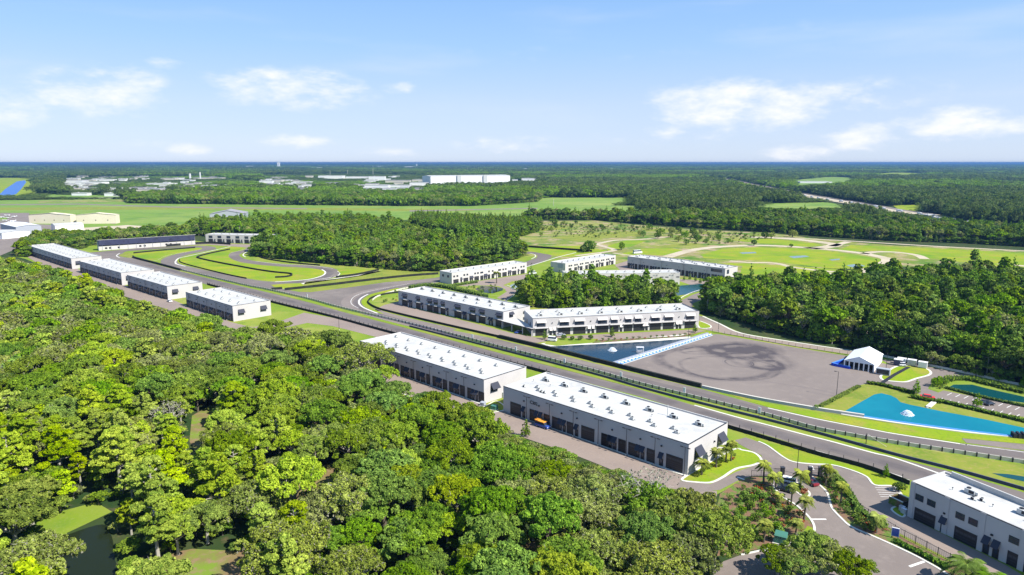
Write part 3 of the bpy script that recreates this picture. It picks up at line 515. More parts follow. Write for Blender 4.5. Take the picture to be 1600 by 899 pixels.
fence('screen_fence', 'black screen fence between the tan wedge and the wide track paving', 'fence', [(445,454),(520,446),(560,441),(632,433),(685,429)], 1.7, .5, 'fence')
fence('screen_fence', 'very short black screen left of the gap in the fence line', 'fence', [(424,453.5),(441,452)], 1.6, .5, 'fence')
fence('screen_fence', 'low dark fence at the bright green wedge right of the inner loop', 'fence', [(525,434.5),(560,430),(592,423)], 1.6, .4, 'fence')
fence('tyre_wall', 'black tyre wall along the top of the long hairpin island', 'barrier', [(209,396.5),(255,392),(305,388)], 1.4, .8, 'fence')
fence('tyre_wall', 'thick black tyre wall along the bottom of the hairpin island', 'barrier', [(208,402),(212,404.5),(245,413),(282,423)], 1.6, 1.1, 'fence')
fence('tyre_wall', 'black barrier bent round the large green island', 'barrier', [(359,390.5),(330,396.5),(311,401.5),(311,404.5),(345,412),(380,418.5),(405,423),(430,426.5),(452,428.6),(456,431),(448,433.5),(430,434.6)], 1.3, .8, 'fence')
fence('screen_fence', 'dark fence behind the hairpin under the white garages', 'fence', [(260,385.6),(305,381.8),(332,381.2),(360,382.8)], 2.2, .6, 'fence')
fence('low_barrier', 'thin dark barrier along the lower side of the large green island', 'barrier', [(281,406),(284,411.5),(320,421.5),(360,431),(385,436)], 1.0, .4, 'fence')
fence('screen_fence', 'black fence in front of the far green field', 'fence', [(807,385.5),(850,388.5),(900,392),(925,394)], 2.0, .5, 'fence')
fence('low_barrier', 'thin dark barrier under the trees above the inner loop', 'barrier', [(398,397),(410,404),(440,409.5),(470,413),(500,415.5)], 1.2, .4, 'fence')
fence('guard_rail', 'long grey guard rail with dark posts between the two track legs', 'barrier', [(282,422.5),(380,446),(422,454.4),(485,469),(540,484),(652,510),(780,543.5),(930,581.5),(1004,602.5),(1160,641),(1200,651),(1275,672),(1325,681.5),(1400,694.5),(1600,725),(1700,741)], 1.25, .22, 'steel', 'kerb', posts=2.9, pw=.34, ph=1.3)
fence('debris_wall', 'low navy wall just in front of the long guard rail', 'barrier', [(640,511),(780,547),(930,586),(1004,607.5),(1100,633),(1200,658),(1250,671),(1300,684.5),(1400,712.5),(1500,738),(1600,766.5),(1700,796)], .9, .35, 'navy')
fence('screen_fence', 'dark fence between the near garage row and the track straight', 'fence', [(324,445.5),(430,474.6),(520,496.5),(615,522.5),(700,543),(860,586)], 1.3, .25, 'fence', posts=4, pw=.07, ph=2.2)
fence('screen_fence', 'dark green fence between the straight and the entrance verge', 'fence', [(1120,664),(1148,672.5),(1200,688),(1275,711),(1350,731.5),(1400,749.5),(1421,758)], 1.25, .25, 'fence', posts=4, pw=.07, ph=2.3)
fence('screen_fence', 'thick black screen between the return leg and the lake', 'fence', [(780,528.5),(880,552.5),(980,578),(1040,593),(1095,606)], 1.7, 1.2, 'fence')
fence('screen_fence', 'thin black fence curling round the bright verge of the sweeping bend', 'fence', [(640,456),(606,460),(585,465),(576,470.5),(577,476),(590,483),(610,488.5),(677,504.5),(780,528)], 1.2, .35, 'fence')
fence('low_barrier', 'low grey concrete barrier along the foot of the skidpad', 'barrier', [(1097,606.5),(1150,618),(1200,628),(1275,641),(1320,648),(1350,652.5)], 1.1, .9, 'graywall', 'concrete')
fence('perimeter_wall', 'pale low wall along the foot of the right hand wood', 'wall', [(1345,550.5),(1400,562),(1487,579.3),(1600,604),(1700,626)], .9, .6, 'kerb')
fence('mesh_fence', 'thin brown mesh fence above the skidpad', 'fence', [(1113,519.5),(1160,527),(1240,541.5),(1330,556)], .25, .2, 'drygrass', n=2, posts=3.2, pw=.06, ph=1.6)
fence('bridge_rail', 'white low rail bent round the top of the sweeping bend', 'barrier', [(582,470),(590,464),(612,457),(640,450),(680,444.5)], .9, .3, 'kerb')
# picket fence in front of the two storey building
def picket(name, label, pts, h=1.9, step=2.6):
    w = px(pts); r = root(name, label, 'fence', (w[0][0], w[0][1], 0)); w2 = [(x-w[0][0], y-w[0][1]) for x, y in w]
    for z in (.2, h-.1): wallmb(w2, .06, z-.04, z+.04, 'post').build('rail', r)
    b = MB()
    for x, y, a in walk(w2, .45): b.box(x-.015, x+.015, y-.015, y+.015, .1, h, 'post')
    b.build('picket_infill', r, kind='stuff')
    b = MB(); b.box(-.05,.05,-.05,.05,0,h+.12,'post'); me = b.mesh('post')
    for x, y, a in walk(w2, step): o = link('post', me, r); o.location = (x, y, 0)
picket('picket_fence', 'thin dark metal fence between the drive and the two storey building', [(1343,799),(1378,820.5),(1408,838.5),(1490,881),(1530,905)])
picket('picket_fence', 'thin dark metal fence running left from the entrance gate', [(1174,745),(1207,745)])
# gate with two brick piers
w = G(1237, 745); r = root('entrance_gate', 'dark metal entrance gate with two tall dark piers among palms', 'gate', (w[0], w[1], .08))
def relx(x, y=745): g = G(x, y); return g[0]-w[0], g[1]-w[1]
for x in (1222, 1265, 1281):
    a = relx(x); b = MB(); b.box(a[0]-.45, a[0]+.45, a[1]-.45, a[1]+.45, 0, 2.6, 'post'); b.box(a[0]-.55, a[0]+.55, a[1]-.55, a[1]+.55, 2.6, 2.75, 'trim'); b.build('pier', r)
for xa, xb in ((1208,1222),(1266,1280)):
    a, c2 = relx(xa), relx(xb); b = MB()
    for z in (.15, 1.0, 2.3): b.box(a[0], c2[0], a[1]-.03, a[1]+.03, z, z+.08, 'post')
    for q in np.arange(a[0]+.1, c2[0], .25): b.box(q-.02, q+.02, a[1]-.025, a[1]+.025, .2, 2.3, 'post')
    b.build('gate_leaf', r)
# chevron wall of the skidpad
A, Bq = G(964, 571.5), G(1112, 524); Lw = math.hypot(Bq[0]-A[0], Bq[1]-A[1]); ang = math.atan2(Bq[1]-A[1], Bq[0]-A[0])
r = root('chevron_wall', 'low pale blue wall with white arrow marks between lake and skidpad', 'barrier', (*A, 0), ang)
b = MB(); b.box(0, Lw, -.2, 1.8, 0, .45, 'ltblue'); b.box(0, Lw, 1.8, 2.8, 0, 1.0, 'steel')
b.face([(0,-.9,.06),(Lw,-.9,.06),(Lw,-.2,.06),(0,-.2,.06)], 'concrete'); b.build('panel', r)
b = MB(); nC = 29
for i in range(nC):
    x = (i+.15)*Lw/nC; s = Lw/nC*.55; t = Lw/nC*.36
    for y0, y1, x0, x1 in ((-.15, .8, 0, t), (.8, 1.75, t, 0)):
        b.face([(x+x0,y0,.456),(x+x0+s,y0,.456),(x+x1+s,y1,.456),(x+x1,y1,.456)], 'white')
b.build('arrow_marks', r)
g = G(996, 553); r2 = root('equipment_frame', 'small pale frame standing behind the chevron wall', 'frame', (g[0], g[1]+1.5, .08))
b = MB(); [b.tube([(x,y,0),(x,y,2.4)], .08, 'white') for x in (0,3) for y in (0,1.2)]; b.box(-.2,3.2,-.1,1.3,2.4,2.5,'white'); b.build('frame', r2); b = MB(); b.box(.3,2.6,.2,1,.02,1.1,'silver'); b.build('cabinet', r2)
# hedges
def hedge(name, label, pts, w_, h, m='hedge', step=1.0):
    W_ = px(smooth(pts, 5)); L0 = W_[0]; w2 = [(x-L0[0], y-L0[1]) for x, y in W_]
    r = root(name, label, 'hedge', (*L0, 0)); rr = random.Random(len(label)); vs = []; n_ = 0
    V = []; F = []
    for x, y, a in walk(w2, step*.5):
        for q in range(26):
            dx, dy = rr.uniform(-step*.5, step*.5), rr.uniform(-w_/2, w_/2); z = h*(rr.random()**.5)
            cx, cy = x+dx*math.cos(a)-dy*math.sin(a), y+dx*math.sin(a)+dy*math.cos(a)
            u = Vector((rr.gauss(0,1),rr.gauss(0,1),rr.gauss(0,1))).normalized(); v = u.orthogonal().normalized(); s = rr.uniform(.16,.34)
            p = Vector((cx,cy,z)); b0 = len(V); V += [tuple(p-u*s-v*s*.7), tuple(p+u*s-v*s*.7), tuple(p+u*s+v*s*.7), tuple(p-u*s+v*s*.7)]; F.append((b0,b0+1,b0+2,b0+3))
    me = bpy.data.meshes.new('foliage'); me.from_pydata(V, [], F); me.materials.append(M[m])
    at = me.attributes.new('tint', 'FLOAT', 'FACE'); at.data.foreach_set('value', np.random.default_rng(3).random(len(F)).astype('f'))
    link('foliage', me, r)
    wallmb(w2, w_*.6, 0, h*.75, 'hedge').build('stem', r)
hedge('hedge', 'dark clipped hedge along the top of the turquoise pond bank', [(1356,600.5),(1375,603),(1400,609),(1429,617)], 1.6, 1.2, 'L_dark')
hedge('hedge', 'dark clipped hedge between turquoise pond and car park', [(1424,622),(1440,625.5),(1456,628.5),(1470,631)], 1.6, 1.2, 'L_dark')
hedge('hedge', 'long row of rounded dark shrubs below the car park bays', [(1466,628),(1520,641),(1600,660),(1640,670)], 1.5, 1.2, 'L_dark')
hedge('hedge', 'green shrub bank up the left side of the skidpad pond', [(1283,636),(1300,627),(1320,616.5),(1342,605)], 1.6, .8, 'L_shrub')
hedge('hedge', 'dense dark hedge along the median beside the main drive', [(1306,749),(1318,762),(1328,778),(1342,800),(1360,814),(1383,827)], 1.5, 1.5, 'L_dark')
hedge('hedge', 'low dark hedge at the foot of the picket fence', [(1400,848),(1440,868),(1480,890)], 1.4, .8, 'L_dark')
hedge('hedge', 'scrubby green hedge round the small black pond', [(700,449),(728,444.5),(745,442)], 4, 1.8, 'L_shrub', 2)
hedge('hedge', 'bushy green strip behind the roof of the long garages', [(640,452),(672,448),(700,451),(730,458),(760,466)], 5, 2.6, 'L_shrub', 2)
hedge('hedge', 'low planting along the car park side of the teal pond', [(1478,607.5),(1537,622.5),(1600,636),(1650,646)], 1.3, .9, 'L_dark')
hedge('hedge', 'mixed planting on the wood side of the teal pond', [(1466,600),(1482,595),(1510,594),(1545,602),(1600,615)], 4, 1.6, 'L_shrub', 2)
# ------------------------------------------------------------------ buildings
def place(sx, sy, marks):
    q = min(marks, key=lambda t: math.hypot(t[0]-sx, (t[1]-sy)*1.6)); dx, dy = sx-q[0], sy-q[1]; d = math.hypot(dx, dy)
    v = 'above' if dy < 0 else 'below'; h = 'left of' if dx < 0 else 'right of'
    w = h if abs(dx) > 2.2*abs(dy) else (v if abs(dy) > 2.2*abs(dx) else v+' and '+h)
    return ('just ' if d < 34 else ('' if d < 75 else 'well '))+w+' '+q[2]
MESH = {}
def cached(key, fn):
    if key not in MESH: MESH[key] = fn()
    return MESH[key]
def gdoor(w, h):
    def f():
        b = MB(); b.box(-w/2, w/2, -.05, .02, 0, h, 'dark')
        n = max(3, round(h/.6))
        for i in range(1, n): b.box(-w/2, w/2, -.062, -.048, i*h/n-.03, i*h/n+.03, 'doorline')
        nw = max(2, round(w/.9)); z0 = h*(n-1)/n+.09-h/n*.0
        for i in range(nw):
            x0 = -w/2+.12+i*(w-.24)/nw; b.box(x0, x0+(w-.24)/nw-.12, -.07, -.05, h*(n-2)/n+.1, h*(n-1)/n-.1, 'steel' if False else 'doorline')
        for x0, x1, z0, z1 in ((-w/2-.12,-w/2,0,h),(w/2,w/2+.12,0,h),(-w/2-.12,w/2+.12,h,h+.14)): b.box(x0, x1, -.11, .02, z0, z1, 'trim')
        return b.mesh('garage_door')
    return cached(('g', round(w,1), round(h,1)), f)
def pdoor():
    def f():
        b = MB(); b.box(-.55, .55, -.04, .02, 0, 2.3, 'dark'); b.box(-.35, .35, -.06, -.03, 1.1, 2.1, 'glass')
        b.box(-.65, -.55, -.08, .02, 0, 2.3, 'trim'); b.box(.55, .65, -.08, .02, 0, 2.3, 'trim'); b.box(-.65, .65, -.08, .02, 2.3, 2.4, 'trim'); return b.mesh('door')
    return cached('pd', f)
def awning(w, h, out, m):
    def f():
        b = MB(); P = [(-w/2,-out,-h),(w/2,-out,-h),(w/2,-out+.1,-h-.08),(-w/2,-out+.1,-h-.08),(-w/2,0,.06),(w/2,0,.06),(w/2,0,-.06),(-w/2,0,-.06)]
        b.hexa([P[3],P[2],P[6],P[7],P[0],P[1],P[5],P[4]], m)
        for x in (-w/2+.06, w/2-.06): b.tube([(x,-.02,-h*.9),(x,-out+.1,-h-.03)], .035, 'trim', 5)
        return b.mesh('awning')
    return cached(('a', round(w,1), round(h,1), round(out,1), m), f)
def window(w, h, m='glass', bars=2):
    def f():
        b = MB(); b.box(-w/2, w/2, -.03, .02, 0, h, m); pane = b.mesh('pane'); b = MB()
        for i in range(bars+1): x = -w/2+i*w/bars; b.box(x-.05, x+.05, -.07, -.028, -.05, h+.05, 'trim')
        for z in (0, h/2, h): b.box(-w/2, w/2, -.066, -.03, z-.045, z+.045, 'trim')
        return b.mesh('window'), pane
    return cached(('w', round(w,1), round(h,1), m, bars), f)
def lampmesh():
    def f():
        b = MB(); b.box(-.22, .22, -.4, 0, -.15, .2, 'post'); b.box(-.15,.15,-.36,-.05,-.18,-.14,'steel'); return b.mesh('wall_lamp')
    return cached('wl', f)
def unit(kind):
    def f():
        b = MB()
        if kind == 0:
            b.box(-.75,.75,-.6,.6,.1,1.05,'hvac'); b.tube([(0,0,1.05),(0,0,1.2)], .45, 'trim', 12); b.box(-.85,-.75,-.65,.65,0,.12,'post'); b.box(.75,.85,-.65,.65,0,.12,'post')
            b.tube([(.7,.1,.5),(1.3,.1,.5),(1.5,.1,0)], .07, 'hvac', 6); b.box(-1.1,-.8,-.35,.35,.25,.7,'post')
        elif kind == 1:
            b.box(-.5,.5,-.5,.5,0,.9,'hvac'); b.tube([(0,0,.9),(0,0,1.02)], .36, 'post', 12); b.box(.6,1.2,-.3,.3,0,.3,'hvac'); b.box(-.49,.49,-.53,-.5,.1,.8,'post')
        elif kind == 2:
            b.box(-1.5,1.5,-1,1,.15,1.5,'hvac'); b.box(-1.5,-1.3,-1.03,1.03,0,.2,'post'); b.box(1.3,1.5,-1.03,1.03,0,.2,'post')
            b.tube([(-.6,0,1.5),(-.6,0,1.75)], .6, 'post', 14); b.box(1.5,2.3,-.6,.6,.4,1.2,'hvac'); b.box(-.2,1.3,-1.04,-1,.4,1.3,'post')
        else:
            b.tube([(0,0,0),(0,0,.7)], .12, 'hvac', 8); b.tube([(0,0,.7),(0,0,.85)], .22, 'post', 8)
        return b.mesh('rooftop_unit')
    return cached(('u', kind), f)
class Bld:
    def __init__(s, name, label, cat, P0, P1, D, h, wall='wall', parapet=.35, trimm='trim', roofm='roof', group=None):
        s.P0 = P0; s.a = math.atan2(P1[1]-P0[1], P1[0]-P0[0]); s.L = math.hypot(P1[0]-P0[0], P1[1]-P0[1]); s.D = D; s.h = h
        s.r = root(name, label, cat, (*P0, 0), s.a, group); L_ = s.L; t = .3
        b = MB(); b.box(0, L_, 0, t, 0, h, wall); b.box(0, L_, D-t, D, 0, h, wall); b.box(0, t, t, D-t, 0, h, wall); b.box(L_-t, L_, t, D-t, 0, h, wall)
        for x in np.arange(12, L_-4, 12.): b.box(x-.04, x+.04, -.012, .01, .3, h-.3, trimm if False else wall)
        b.build('wall', s.r)
        b = MB(); b.face([(t,t,h-parapet),(L_-t,t,h-parapet),(L_-t,D-t,h-parapet),(t,D-t,h-parapet)], roofm)
        for x in np.arange(3, L_-1, 3.05): b.box(x-.03, x+.03, t, D-t, h-parapet, h-parapet+.02, roofm)
        b.build('roof', s.r)
        b = MB(); e = .06
        b.box(-e, L_+e, -e, t, h, h+.12, trimm); b.box(-e, L_+e, D-t, D+e, h, h+.12, roofm); b.box(-e, t, t, D-t, h, h+.12, roofm); b.box(L_-t, L_+e, t, D-t, h, h+.12, trimm)
        b.build('coping', s.r); s.zr = h-parapet
    def put(s, me, name, x, y, z, rz=0, label=None):
        if isinstance(me, tuple):
            o = link(name, me[0], s.r, label=label); link('pane', me[1], o)
        else: o = link(name, me, s.r, label=label)
        o.location = (x, y, z); o.rotation_euler = (0, 0, rz)
        if name == 'rooftop_unit': o.scale = (.74, .74, .8)
        return o
    def lx(s, p, z=1.5):
        u = (math.cos(s.a), math.sin(s.a)); lo, hi = 0, s.L
        for _ in range(40):
            m_ = (lo+hi)/2; q = PJ(s.P0[0]+u[0]*m_, s.P0[1]+u[1]*m_, z)[0]
            if q < p: lo = m_
            else: hi = m_
        return lo
    def door(s, x, w, h): s.put(gdoor(round(w,1), h), 'garage_door', x, 0, .02)
    def ent(s, x, m='awn'): s.put(pdoor(), 'door', x, 0, .02); s.put(awning(1.5, 1.5, 1.1, m), 'awning', x, 0, 4.2)
    def roofunits(s, xs, y, k, y2=None):
        for x in xs: s.put(unit(k), 'rooftop_unit', x, y, s.zr, random.Random(x*7+y).uniform(-.1,.1))
def lamp_post(x, y, h=9, heads=2, label='', rz=0, group=None):
    def f():
        b = MB(); b.tube([(0,0,0),(0,0,.5)], .22, 'concrete', 10); b.tube([(0,0,.5),(0,0,h)], [.11,.07], 'post', 8); b.tube([(-.9 if heads > 1 else 0,0,h),(.9,0,h)], .05, 'post', 6); return b.mesh('pole')
    r = root('lamp_post', label, 'lamp post', (x, y, .05), rz, group); link('pole', cached(('lp', h, heads), f), r)
    def g_():
        b = MB(); b.box(-.4,.4,-.18,.18,-.06,.1,'post'); b.box(-.3,.3,-.13,.13,-.075,-.055,'silver'); return b.mesh('lamp_head')
    for sx in ((-1.1,1.1) if heads > 1 else (1.1,)): o = link('lamp_head', cached('lh', g_), r); o.location = (sx, 0, h)
    return r
def wpt(B_, x, y): return (B_.P0[0]+math.cos(B_.a)*x-math.sin(B_.a)*y, B_.P0[1]+math.sin(B_.a)*x+math.cos(B_.a)*y)
rn = random.Random(11)
# nearest garage (C)
C_ = Bld('garage_building', 'nearest long white roofed garage with lettered wall, ending at the palm lawn', 'garage building', (-3,225.6), (48.4,176), 22.6, 9.0)
o8 = lambda v, x0=780., s=8.: x0+v/s
for a, b_ in ((145,270),(385,450),(560,630),(665,740),(850,920),(1030,1185),(1280,1360),(1495,1575)):
    xa, xb = C_.lx(o8(a)), C_.lx(o8(b_)); C_.door((xa+xb)/2, xb-xa, 4.3 if b_-a > 100 else 4.0)
for a, b_ in ((538,578),(640,680),(700,742),(810,852),(927,1022)):
    xa, xb = C_.lx(800+a/3.842), C_.lx(800+b_/3.842); C_.door((xa+xb)/2, xb-xa, 4.3 if b_-a > 80 else 4.0)
for p_ in [o8(v) for v in (308,470,522,765,815,970,1390,1447)]+[800+v/3.842 for v in (588,615,757,785,897)]: C_.ent(C_.lx(p_, 3.5))
for i, p_ in enumerate([825.5,861,898,937,981,1025,1071.5]): q = wpt(C_, C_.lx(p_, 1), -.9); lamp_post(*q, 8.3, 2, ['leftmost','second','third','fourth','fifth','sixth','seventh'][i]+' dark twin headed pole from the left against the nearest garage', C_.a, 'poles along the nearest garage')
for p_ in (819,842.5,878,902,957,1001,1034): C_.put(lampmesh(), 'wall_lamp', C_.lx(p_, 6), 0, 6.2)
def text(s, size, m):
    cu = bpy.data.curves.new('lettering', 'FONT'); cu.body = s; cu.size = size; cu.extrude = .03; cu.offset = .03; cu.align_x = 'LEFT'
    o = bpy.data.objects.new('lettering', cu); SC.collection.objects.link(o); dg = bpy.context.evaluated_depsgraph_get(); dg.update()
    me = bpy.data.meshes.new_from_object(o.evaluated_get(dg)); bpy.data.objects.remove(o); me.materials.clear(); me.materials.append(M[m]); return me
o = link('lettering', text('C302', 1.55, 'black'), C_.r); o.location = (C_.lx(828, 6), -.05, 6.05); o.rotation_euler = (R(90), 0, 0)
C_.roofunits([C_.lx(p_, 9)-d for p_, d in ((823,6),(855,7),(867,9))], 5.2, 1)
for x in np.linspace(9, 62, 8): C_.roofunits([x+rn.uniform(-.5,.5)], 7.6, 0); C_.roofunits([x+2.4], 5.6, 0)
C_.roofunits(np.linspace(6, 66, 8), 15.6, 2); C_.roofunits([3.2, 11, 52], 12, 3)
b = MB(); b.tube([(55,16,C_.zr),(55,16,C_.zr+3.4)], .13, 'hvac', 8); b.build('vent_pipe', C_.r)
for y, z in ((5.2, 6.4), (18.5, 6.4)):
    C_.put(window(3.2, 2.4), 'window', C_.L, y, 3.6, R(90)); C_.put(awning(3.8, 2.2, 1.7, 'awn'), 'awning', C_.L, y, z+.6, R(90))
C_.put(lampmesh(), 'wall_lamp', C_.L, 14.5, 5.6, R(90)); C_.put(pdoor(), 'door', C_.L, 15.6, .02, R(90))
# second garage (D)
D_ = Bld('garage_building', 'second long white roofed garage, left end hidden by a big oak', 'garage building', (-66,286.6), (-10,232.8), 22.2, 8.9)
z6 = lambda v: 560+v/6.658
for a, b_ in ((165,225),(290,322),(387,420),(445,478),(545,580),(605,640),(710,745),(775,812),(882,922),(948,990),(1062,1105),(1137,1178),(1255,1308)):
    xa, xb = D_.lx(z6(a)), D_.lx(z6(b_)); D_.door((xa+xb)/2, xb-xa, 4.1)
for v in (338,362,495,520,660,685,830,857,1010,1038,1197,1232): D_.ent(D_.lx(z6(v), 3.5))
for i, v in enumerate((432,592,760,934,1117)): q = wpt(D_, D_.lx(z6(v), 1), -.9); lamp_post(*q, 8, 2, ['leftmost','second','middle','fourth','rightmost'][i]+' dark twin headed pole from the left against the second garage', D_.a, 'poles along the second garage')
for v in (245,350,505,670,840,1020,1210): D_.put(lampmesh(), 'wall_lamp', D_.lx(z6(v), 6), 0, 6.2)
for x in np.linspace(9, 68, 9): D_.roofunits([x+rn.uniform(-.5,.5)], 7.4, 0); D_.roofunits([x+2.8], 5.6, 0)
D_.roofunits(np.linspace(5, 68, 8), 15.8, 0)
D_.put(window(3.2, 2.2), 'window', D_.L, 5.2, 3.6, R(90)); D_.put(awning(3.8, 2.0, 1.6, 'awn'), 'awning', D_.L, 5.2, 6.8, R(90))
for y in (9.5, 10.4, 11.3, 12.2): D_.put(cached('vent', lambda: (lambda b: (b.box(-.3,.3,-.5,0,0,2,'hvac'), b.mesh('wall_unit'))[1])(MB())), 'wall_unit', D_.L, y, .05, R(90))
# far row A1..A4
def pattern(B_, pitch, m='awn'):
    n = max(1, round(B_.L/pitch)); p = B_.L/n
    for i in range(n):
        x = i*p; B_.door(x+p*.13, p*.2, 4.0); B_.ent(x+p*.36, m); B_.ent(x+p*.56, m); B_.door(x+p*.8, p*.2, 4.0)
        B_.put(lampmesh(), 'wall_lamp', x+p*.46, 0, 6.2)
        B_.roofunits([x+p*.3], 7.2, 0); B_.roofunits([x+p*.55], 5.4, 0); B_.roofunits([x+p*.45], 15.5, 0)
for i, (P0, P1, D, h, lab, pl) in enumerate([((-195.4,401.6),(-151,361),22,8.6,'third garage from the front of the row, standing alone beyond the oaks','third garage'),
        ((-265.4,464.5),(-216,420.6),22,8.6,'fourth garage of the long row, its end wall with two dark windows','fourth garage'),
        ((-339,530),(-274,472.5),22,8.8,'fifth garage of the long row, roof overlapping the one behind','fifth garage'),
        ((-454,636),(-356,546.5),22,8.6,'farthest and longest garage of the row at the left edge','farthest garage')]):
    B_ = Bld('garage_building', lab, 'garage building', P0, P1, D, h); pattern(B_, 9.8)
    for y in (4.6, 17.5):
        B_.put(window(3.0, 2.2), 'window', B_.L, y, 3.4, R(90)); B_.put(awning(3.6, 1.9, 1.4, 'awn'), 'awning', B_.L, y, 6.2, R(90))
    np_ = max(3, round(B_.L/13))
    for j in range(np_): q = wpt(B_, (j+.5)*B_.L/np_, -.9); lamp_post(*q, 8, 2, 'dark twin headed pole standing against the '+pl, B_.a, 'poles against the '+pl)
# long garages by the lake
def group_door(B_, xa, xb, m, canopy=True, up=True, mw='glass'):
    x = (xa+xb)/2; w = xb-xa; B_.door(x, w, 3.4)
    if canopy: B_.put(cached(('can', round(w,1)), lambda: (lambda b: (b.box(-w/2-.9, w/2+.9, -1.5, 0, 0, .22, 'trim'), b.box(-w/2-.85, w/2+.85, -1.45, -.02, .222, .26, 'roof'), b.mesh('canopy'))[2])(MB())), 'canopy', x, 0, 3.9)
    if up: B_.put(window(w*.8, 1.6), 'window', x, 0, 4.7); B_.put(awning(w*.86, 1.1, 1.2, m), 'awning', x, 0, B_.h-1.0)
B1 = Bld('garage_building', 'long white roofed garage beyond the track with charcoal awnings, shaded front', 'garage building', (-69,407), (-4.5,347.3), 21, 8.4)
s4 = lambda v: 600+v/6.667
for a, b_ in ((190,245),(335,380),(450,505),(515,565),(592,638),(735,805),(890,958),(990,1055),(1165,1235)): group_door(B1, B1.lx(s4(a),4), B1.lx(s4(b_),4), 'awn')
for v in (268,287,400,664,832,853,1100,1127): B1.ent(B1.lx(s4(v), 3.5))
B1.roofunits(np.linspace(6, 84, 9), 14, 2); B1.roofunits(np.linspace(30, 82, 6), 7, 0)
B1.put(window(2.8, 2.4), 'window', B1.L, 6, 4.6, R(90)); B1.put(awning(3.2, 1.3, 1.3, 'awn'), 'awning', B1.L, 6, 7.5, R(90))
for z in (1.6, 4.8): B1.put(window(3.2, 1.4), 'window', B1.L, 17, z, R(90))
B2 = Bld('garage_building', 'long garage above the lake with pale awnings and sunlit front', 'garage building', (10.4,329.5), (97.4,347.2), 20, 9.0)
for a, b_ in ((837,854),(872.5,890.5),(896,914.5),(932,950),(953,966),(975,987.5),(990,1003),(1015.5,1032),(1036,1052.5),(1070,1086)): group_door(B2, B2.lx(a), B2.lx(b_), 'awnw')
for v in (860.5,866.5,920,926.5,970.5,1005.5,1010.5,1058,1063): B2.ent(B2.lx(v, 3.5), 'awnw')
for v in (863,923,970,1008,1061): B2.put(lampmesh(), 'wall_lamp', B2.lx(v, 6), 0, 6.4)
B2.roofunits(np.linspace(8, 82, 10), 14, 0); B2.roofunits(np.linspace(5, 80, 8), 6.5, 2); B2.roofunits([9.5, 22], 16, 3)
B2.put(window(1.6, 4.5), 'window', 0, 6, 1.4, R(-90)); B2.put(window(1.6, 4.5), 'window', 0, 13, 1.4, R(-90))
# canopy joining them
q0, q1 = wpt(B1, B1.L+.2, -2.2), wpt(B2, -.3, -2.2)
r = root('porte_cochere', 'flat white roofed drive through canopy joining the two long garages', 'canopy', (*q0, 0))
P4 = [q0, q1, wpt(B2, -.3, 9), wpt(B1, B1.L+.2, 9)]; P4 = [(x-q0[0], y-q0[1]) for x, y in P4]
b = MB(); b.hexa([(*p, 3.7) for p in P4]+[(*p, 4.15) for p in P4], 'roof'); b.build('roof', r)
b = MB(); ww = [P4[0], P4[1]]; wv = wallmb(ww, .1, 3.68, 4.2, 'trim'); wv.build('fascia', r)
for t in (.04, .35, .68, .96):
    x, y = P4[0][0]*(1-t)+P4[1][0]*t, P4[0][1]*(1-t)+P4[1][1]*t+.7; b = MB(); b.box(x-.25, x+.25, y-.25, y+.25, 0, 3.7, 'wall'); b.build('column', r)
# B3, E1, E2, E3
B3 = Bld('garage_building', 'white two storey garage in front of the middle wood, small paired windows', 'garage building', (-42.5,475.5), (11.5,526.5), 14, 8.3, 'wallwhite', trimm='roof')
e8 = lambda v: 700+v/8
for a, b_ in ((68,130),(195,250),(330,385),(405,440),(497,525),(545,575),(625,662),(680,732),(802,852),(908,957)): xa, xb = B3.lx(e8(a)), B3.lx(e8(b_)); B3.door((xa+xb)/2, xb-xa, 3.2)
for v in (77,117,204,241,339,374,413,430,512,558,635,652,690,722,810,843,915,947): B3.put(window(1.5, 1.2), 'window', B3.lx(e8(v), 5.5), 0, 5.0)
for v in (165,280,303,458,480,758,780,880): B3.ent(B3.lx(e8(v), 3.5))
B3.roofunits(np.linspace(5, 70, 10), 7, 0)
B3.put(window(2.0, 1.6), 'window', 0, 4.2, 4.6, R(-90)); B3.put(window(2.0, 1.6), 'window', 0, 10, 4.6, R(-90)); B3.door(2.5, 2, 3)
E1 = Bld('garage_building', 'white garage with a grey shutter at its left end, behind the pointed trees', 'garage building', (41.5,526), (88,575), 15, 7.6, 'wallwhite', trimm='roof')
for i, x in enumerate(np.linspace(5, 62, 9)):
    E1.put(window(1.9, 1.2), 'window', x, 0, 4.6); E1.put(window(1.9, 1.2), 'window', x+2.6, 0, 4.6); E1.door(x+.8, 3.2, 3.2)
    if i % 2: E1.ent(x+4.2)
E1.roofunits(np.linspace(5, 62, 9), 7, 0); E1.put(cached('sh', lambda: (lambda b: (b.box(-2.6,2.6,-.06,.02,0,3.2,'graywall'), b.mesh('shutter'))[1])(MB())), 'shutter', 0, 5, 3.6, R(-90))
E2 = Bld('garage_building', 'low white garage with a plain back wall, half hidden by pointed trees', 'garage building', (37,469.6), (118.5,475.5), 14, 8.6, 'wallwhite', trimm='roof')
for v in (984,992,1017,1034,1042,1059): E2.put(window(2.2, .6), 'window', E2.lx(v, 5), 0, 5.2)
E2.roofunits(np.linspace(6, 76, 12), 7, 0)
for i, v in enumerate((975.5,1000,1025.5,1050.5)): q = wpt(E2, E2.lx(v, 1), -.8); lamp_post(*q, 8, 2, ['leftmost','second','third','rightmost'][i]+' dark pole from the left on the plain back wall above the pond', E2.a, 'poles on the plain back wall')
E3 = Bld('garage_building', 'rear garage with shaded dark doored front and lit end wall near the pond', 'garage building', (94.5,553.5), (154.3,488.5), 17.5, 9.4)
pattern(E3, 11)
E3.roofunits(np.linspace(4, 84, 9), 11, 0)
for v in ((-3,.5),): pass
E3.put(window(9, 2.2, bars=4), 'window', E3.L-7, 0, 6.2)
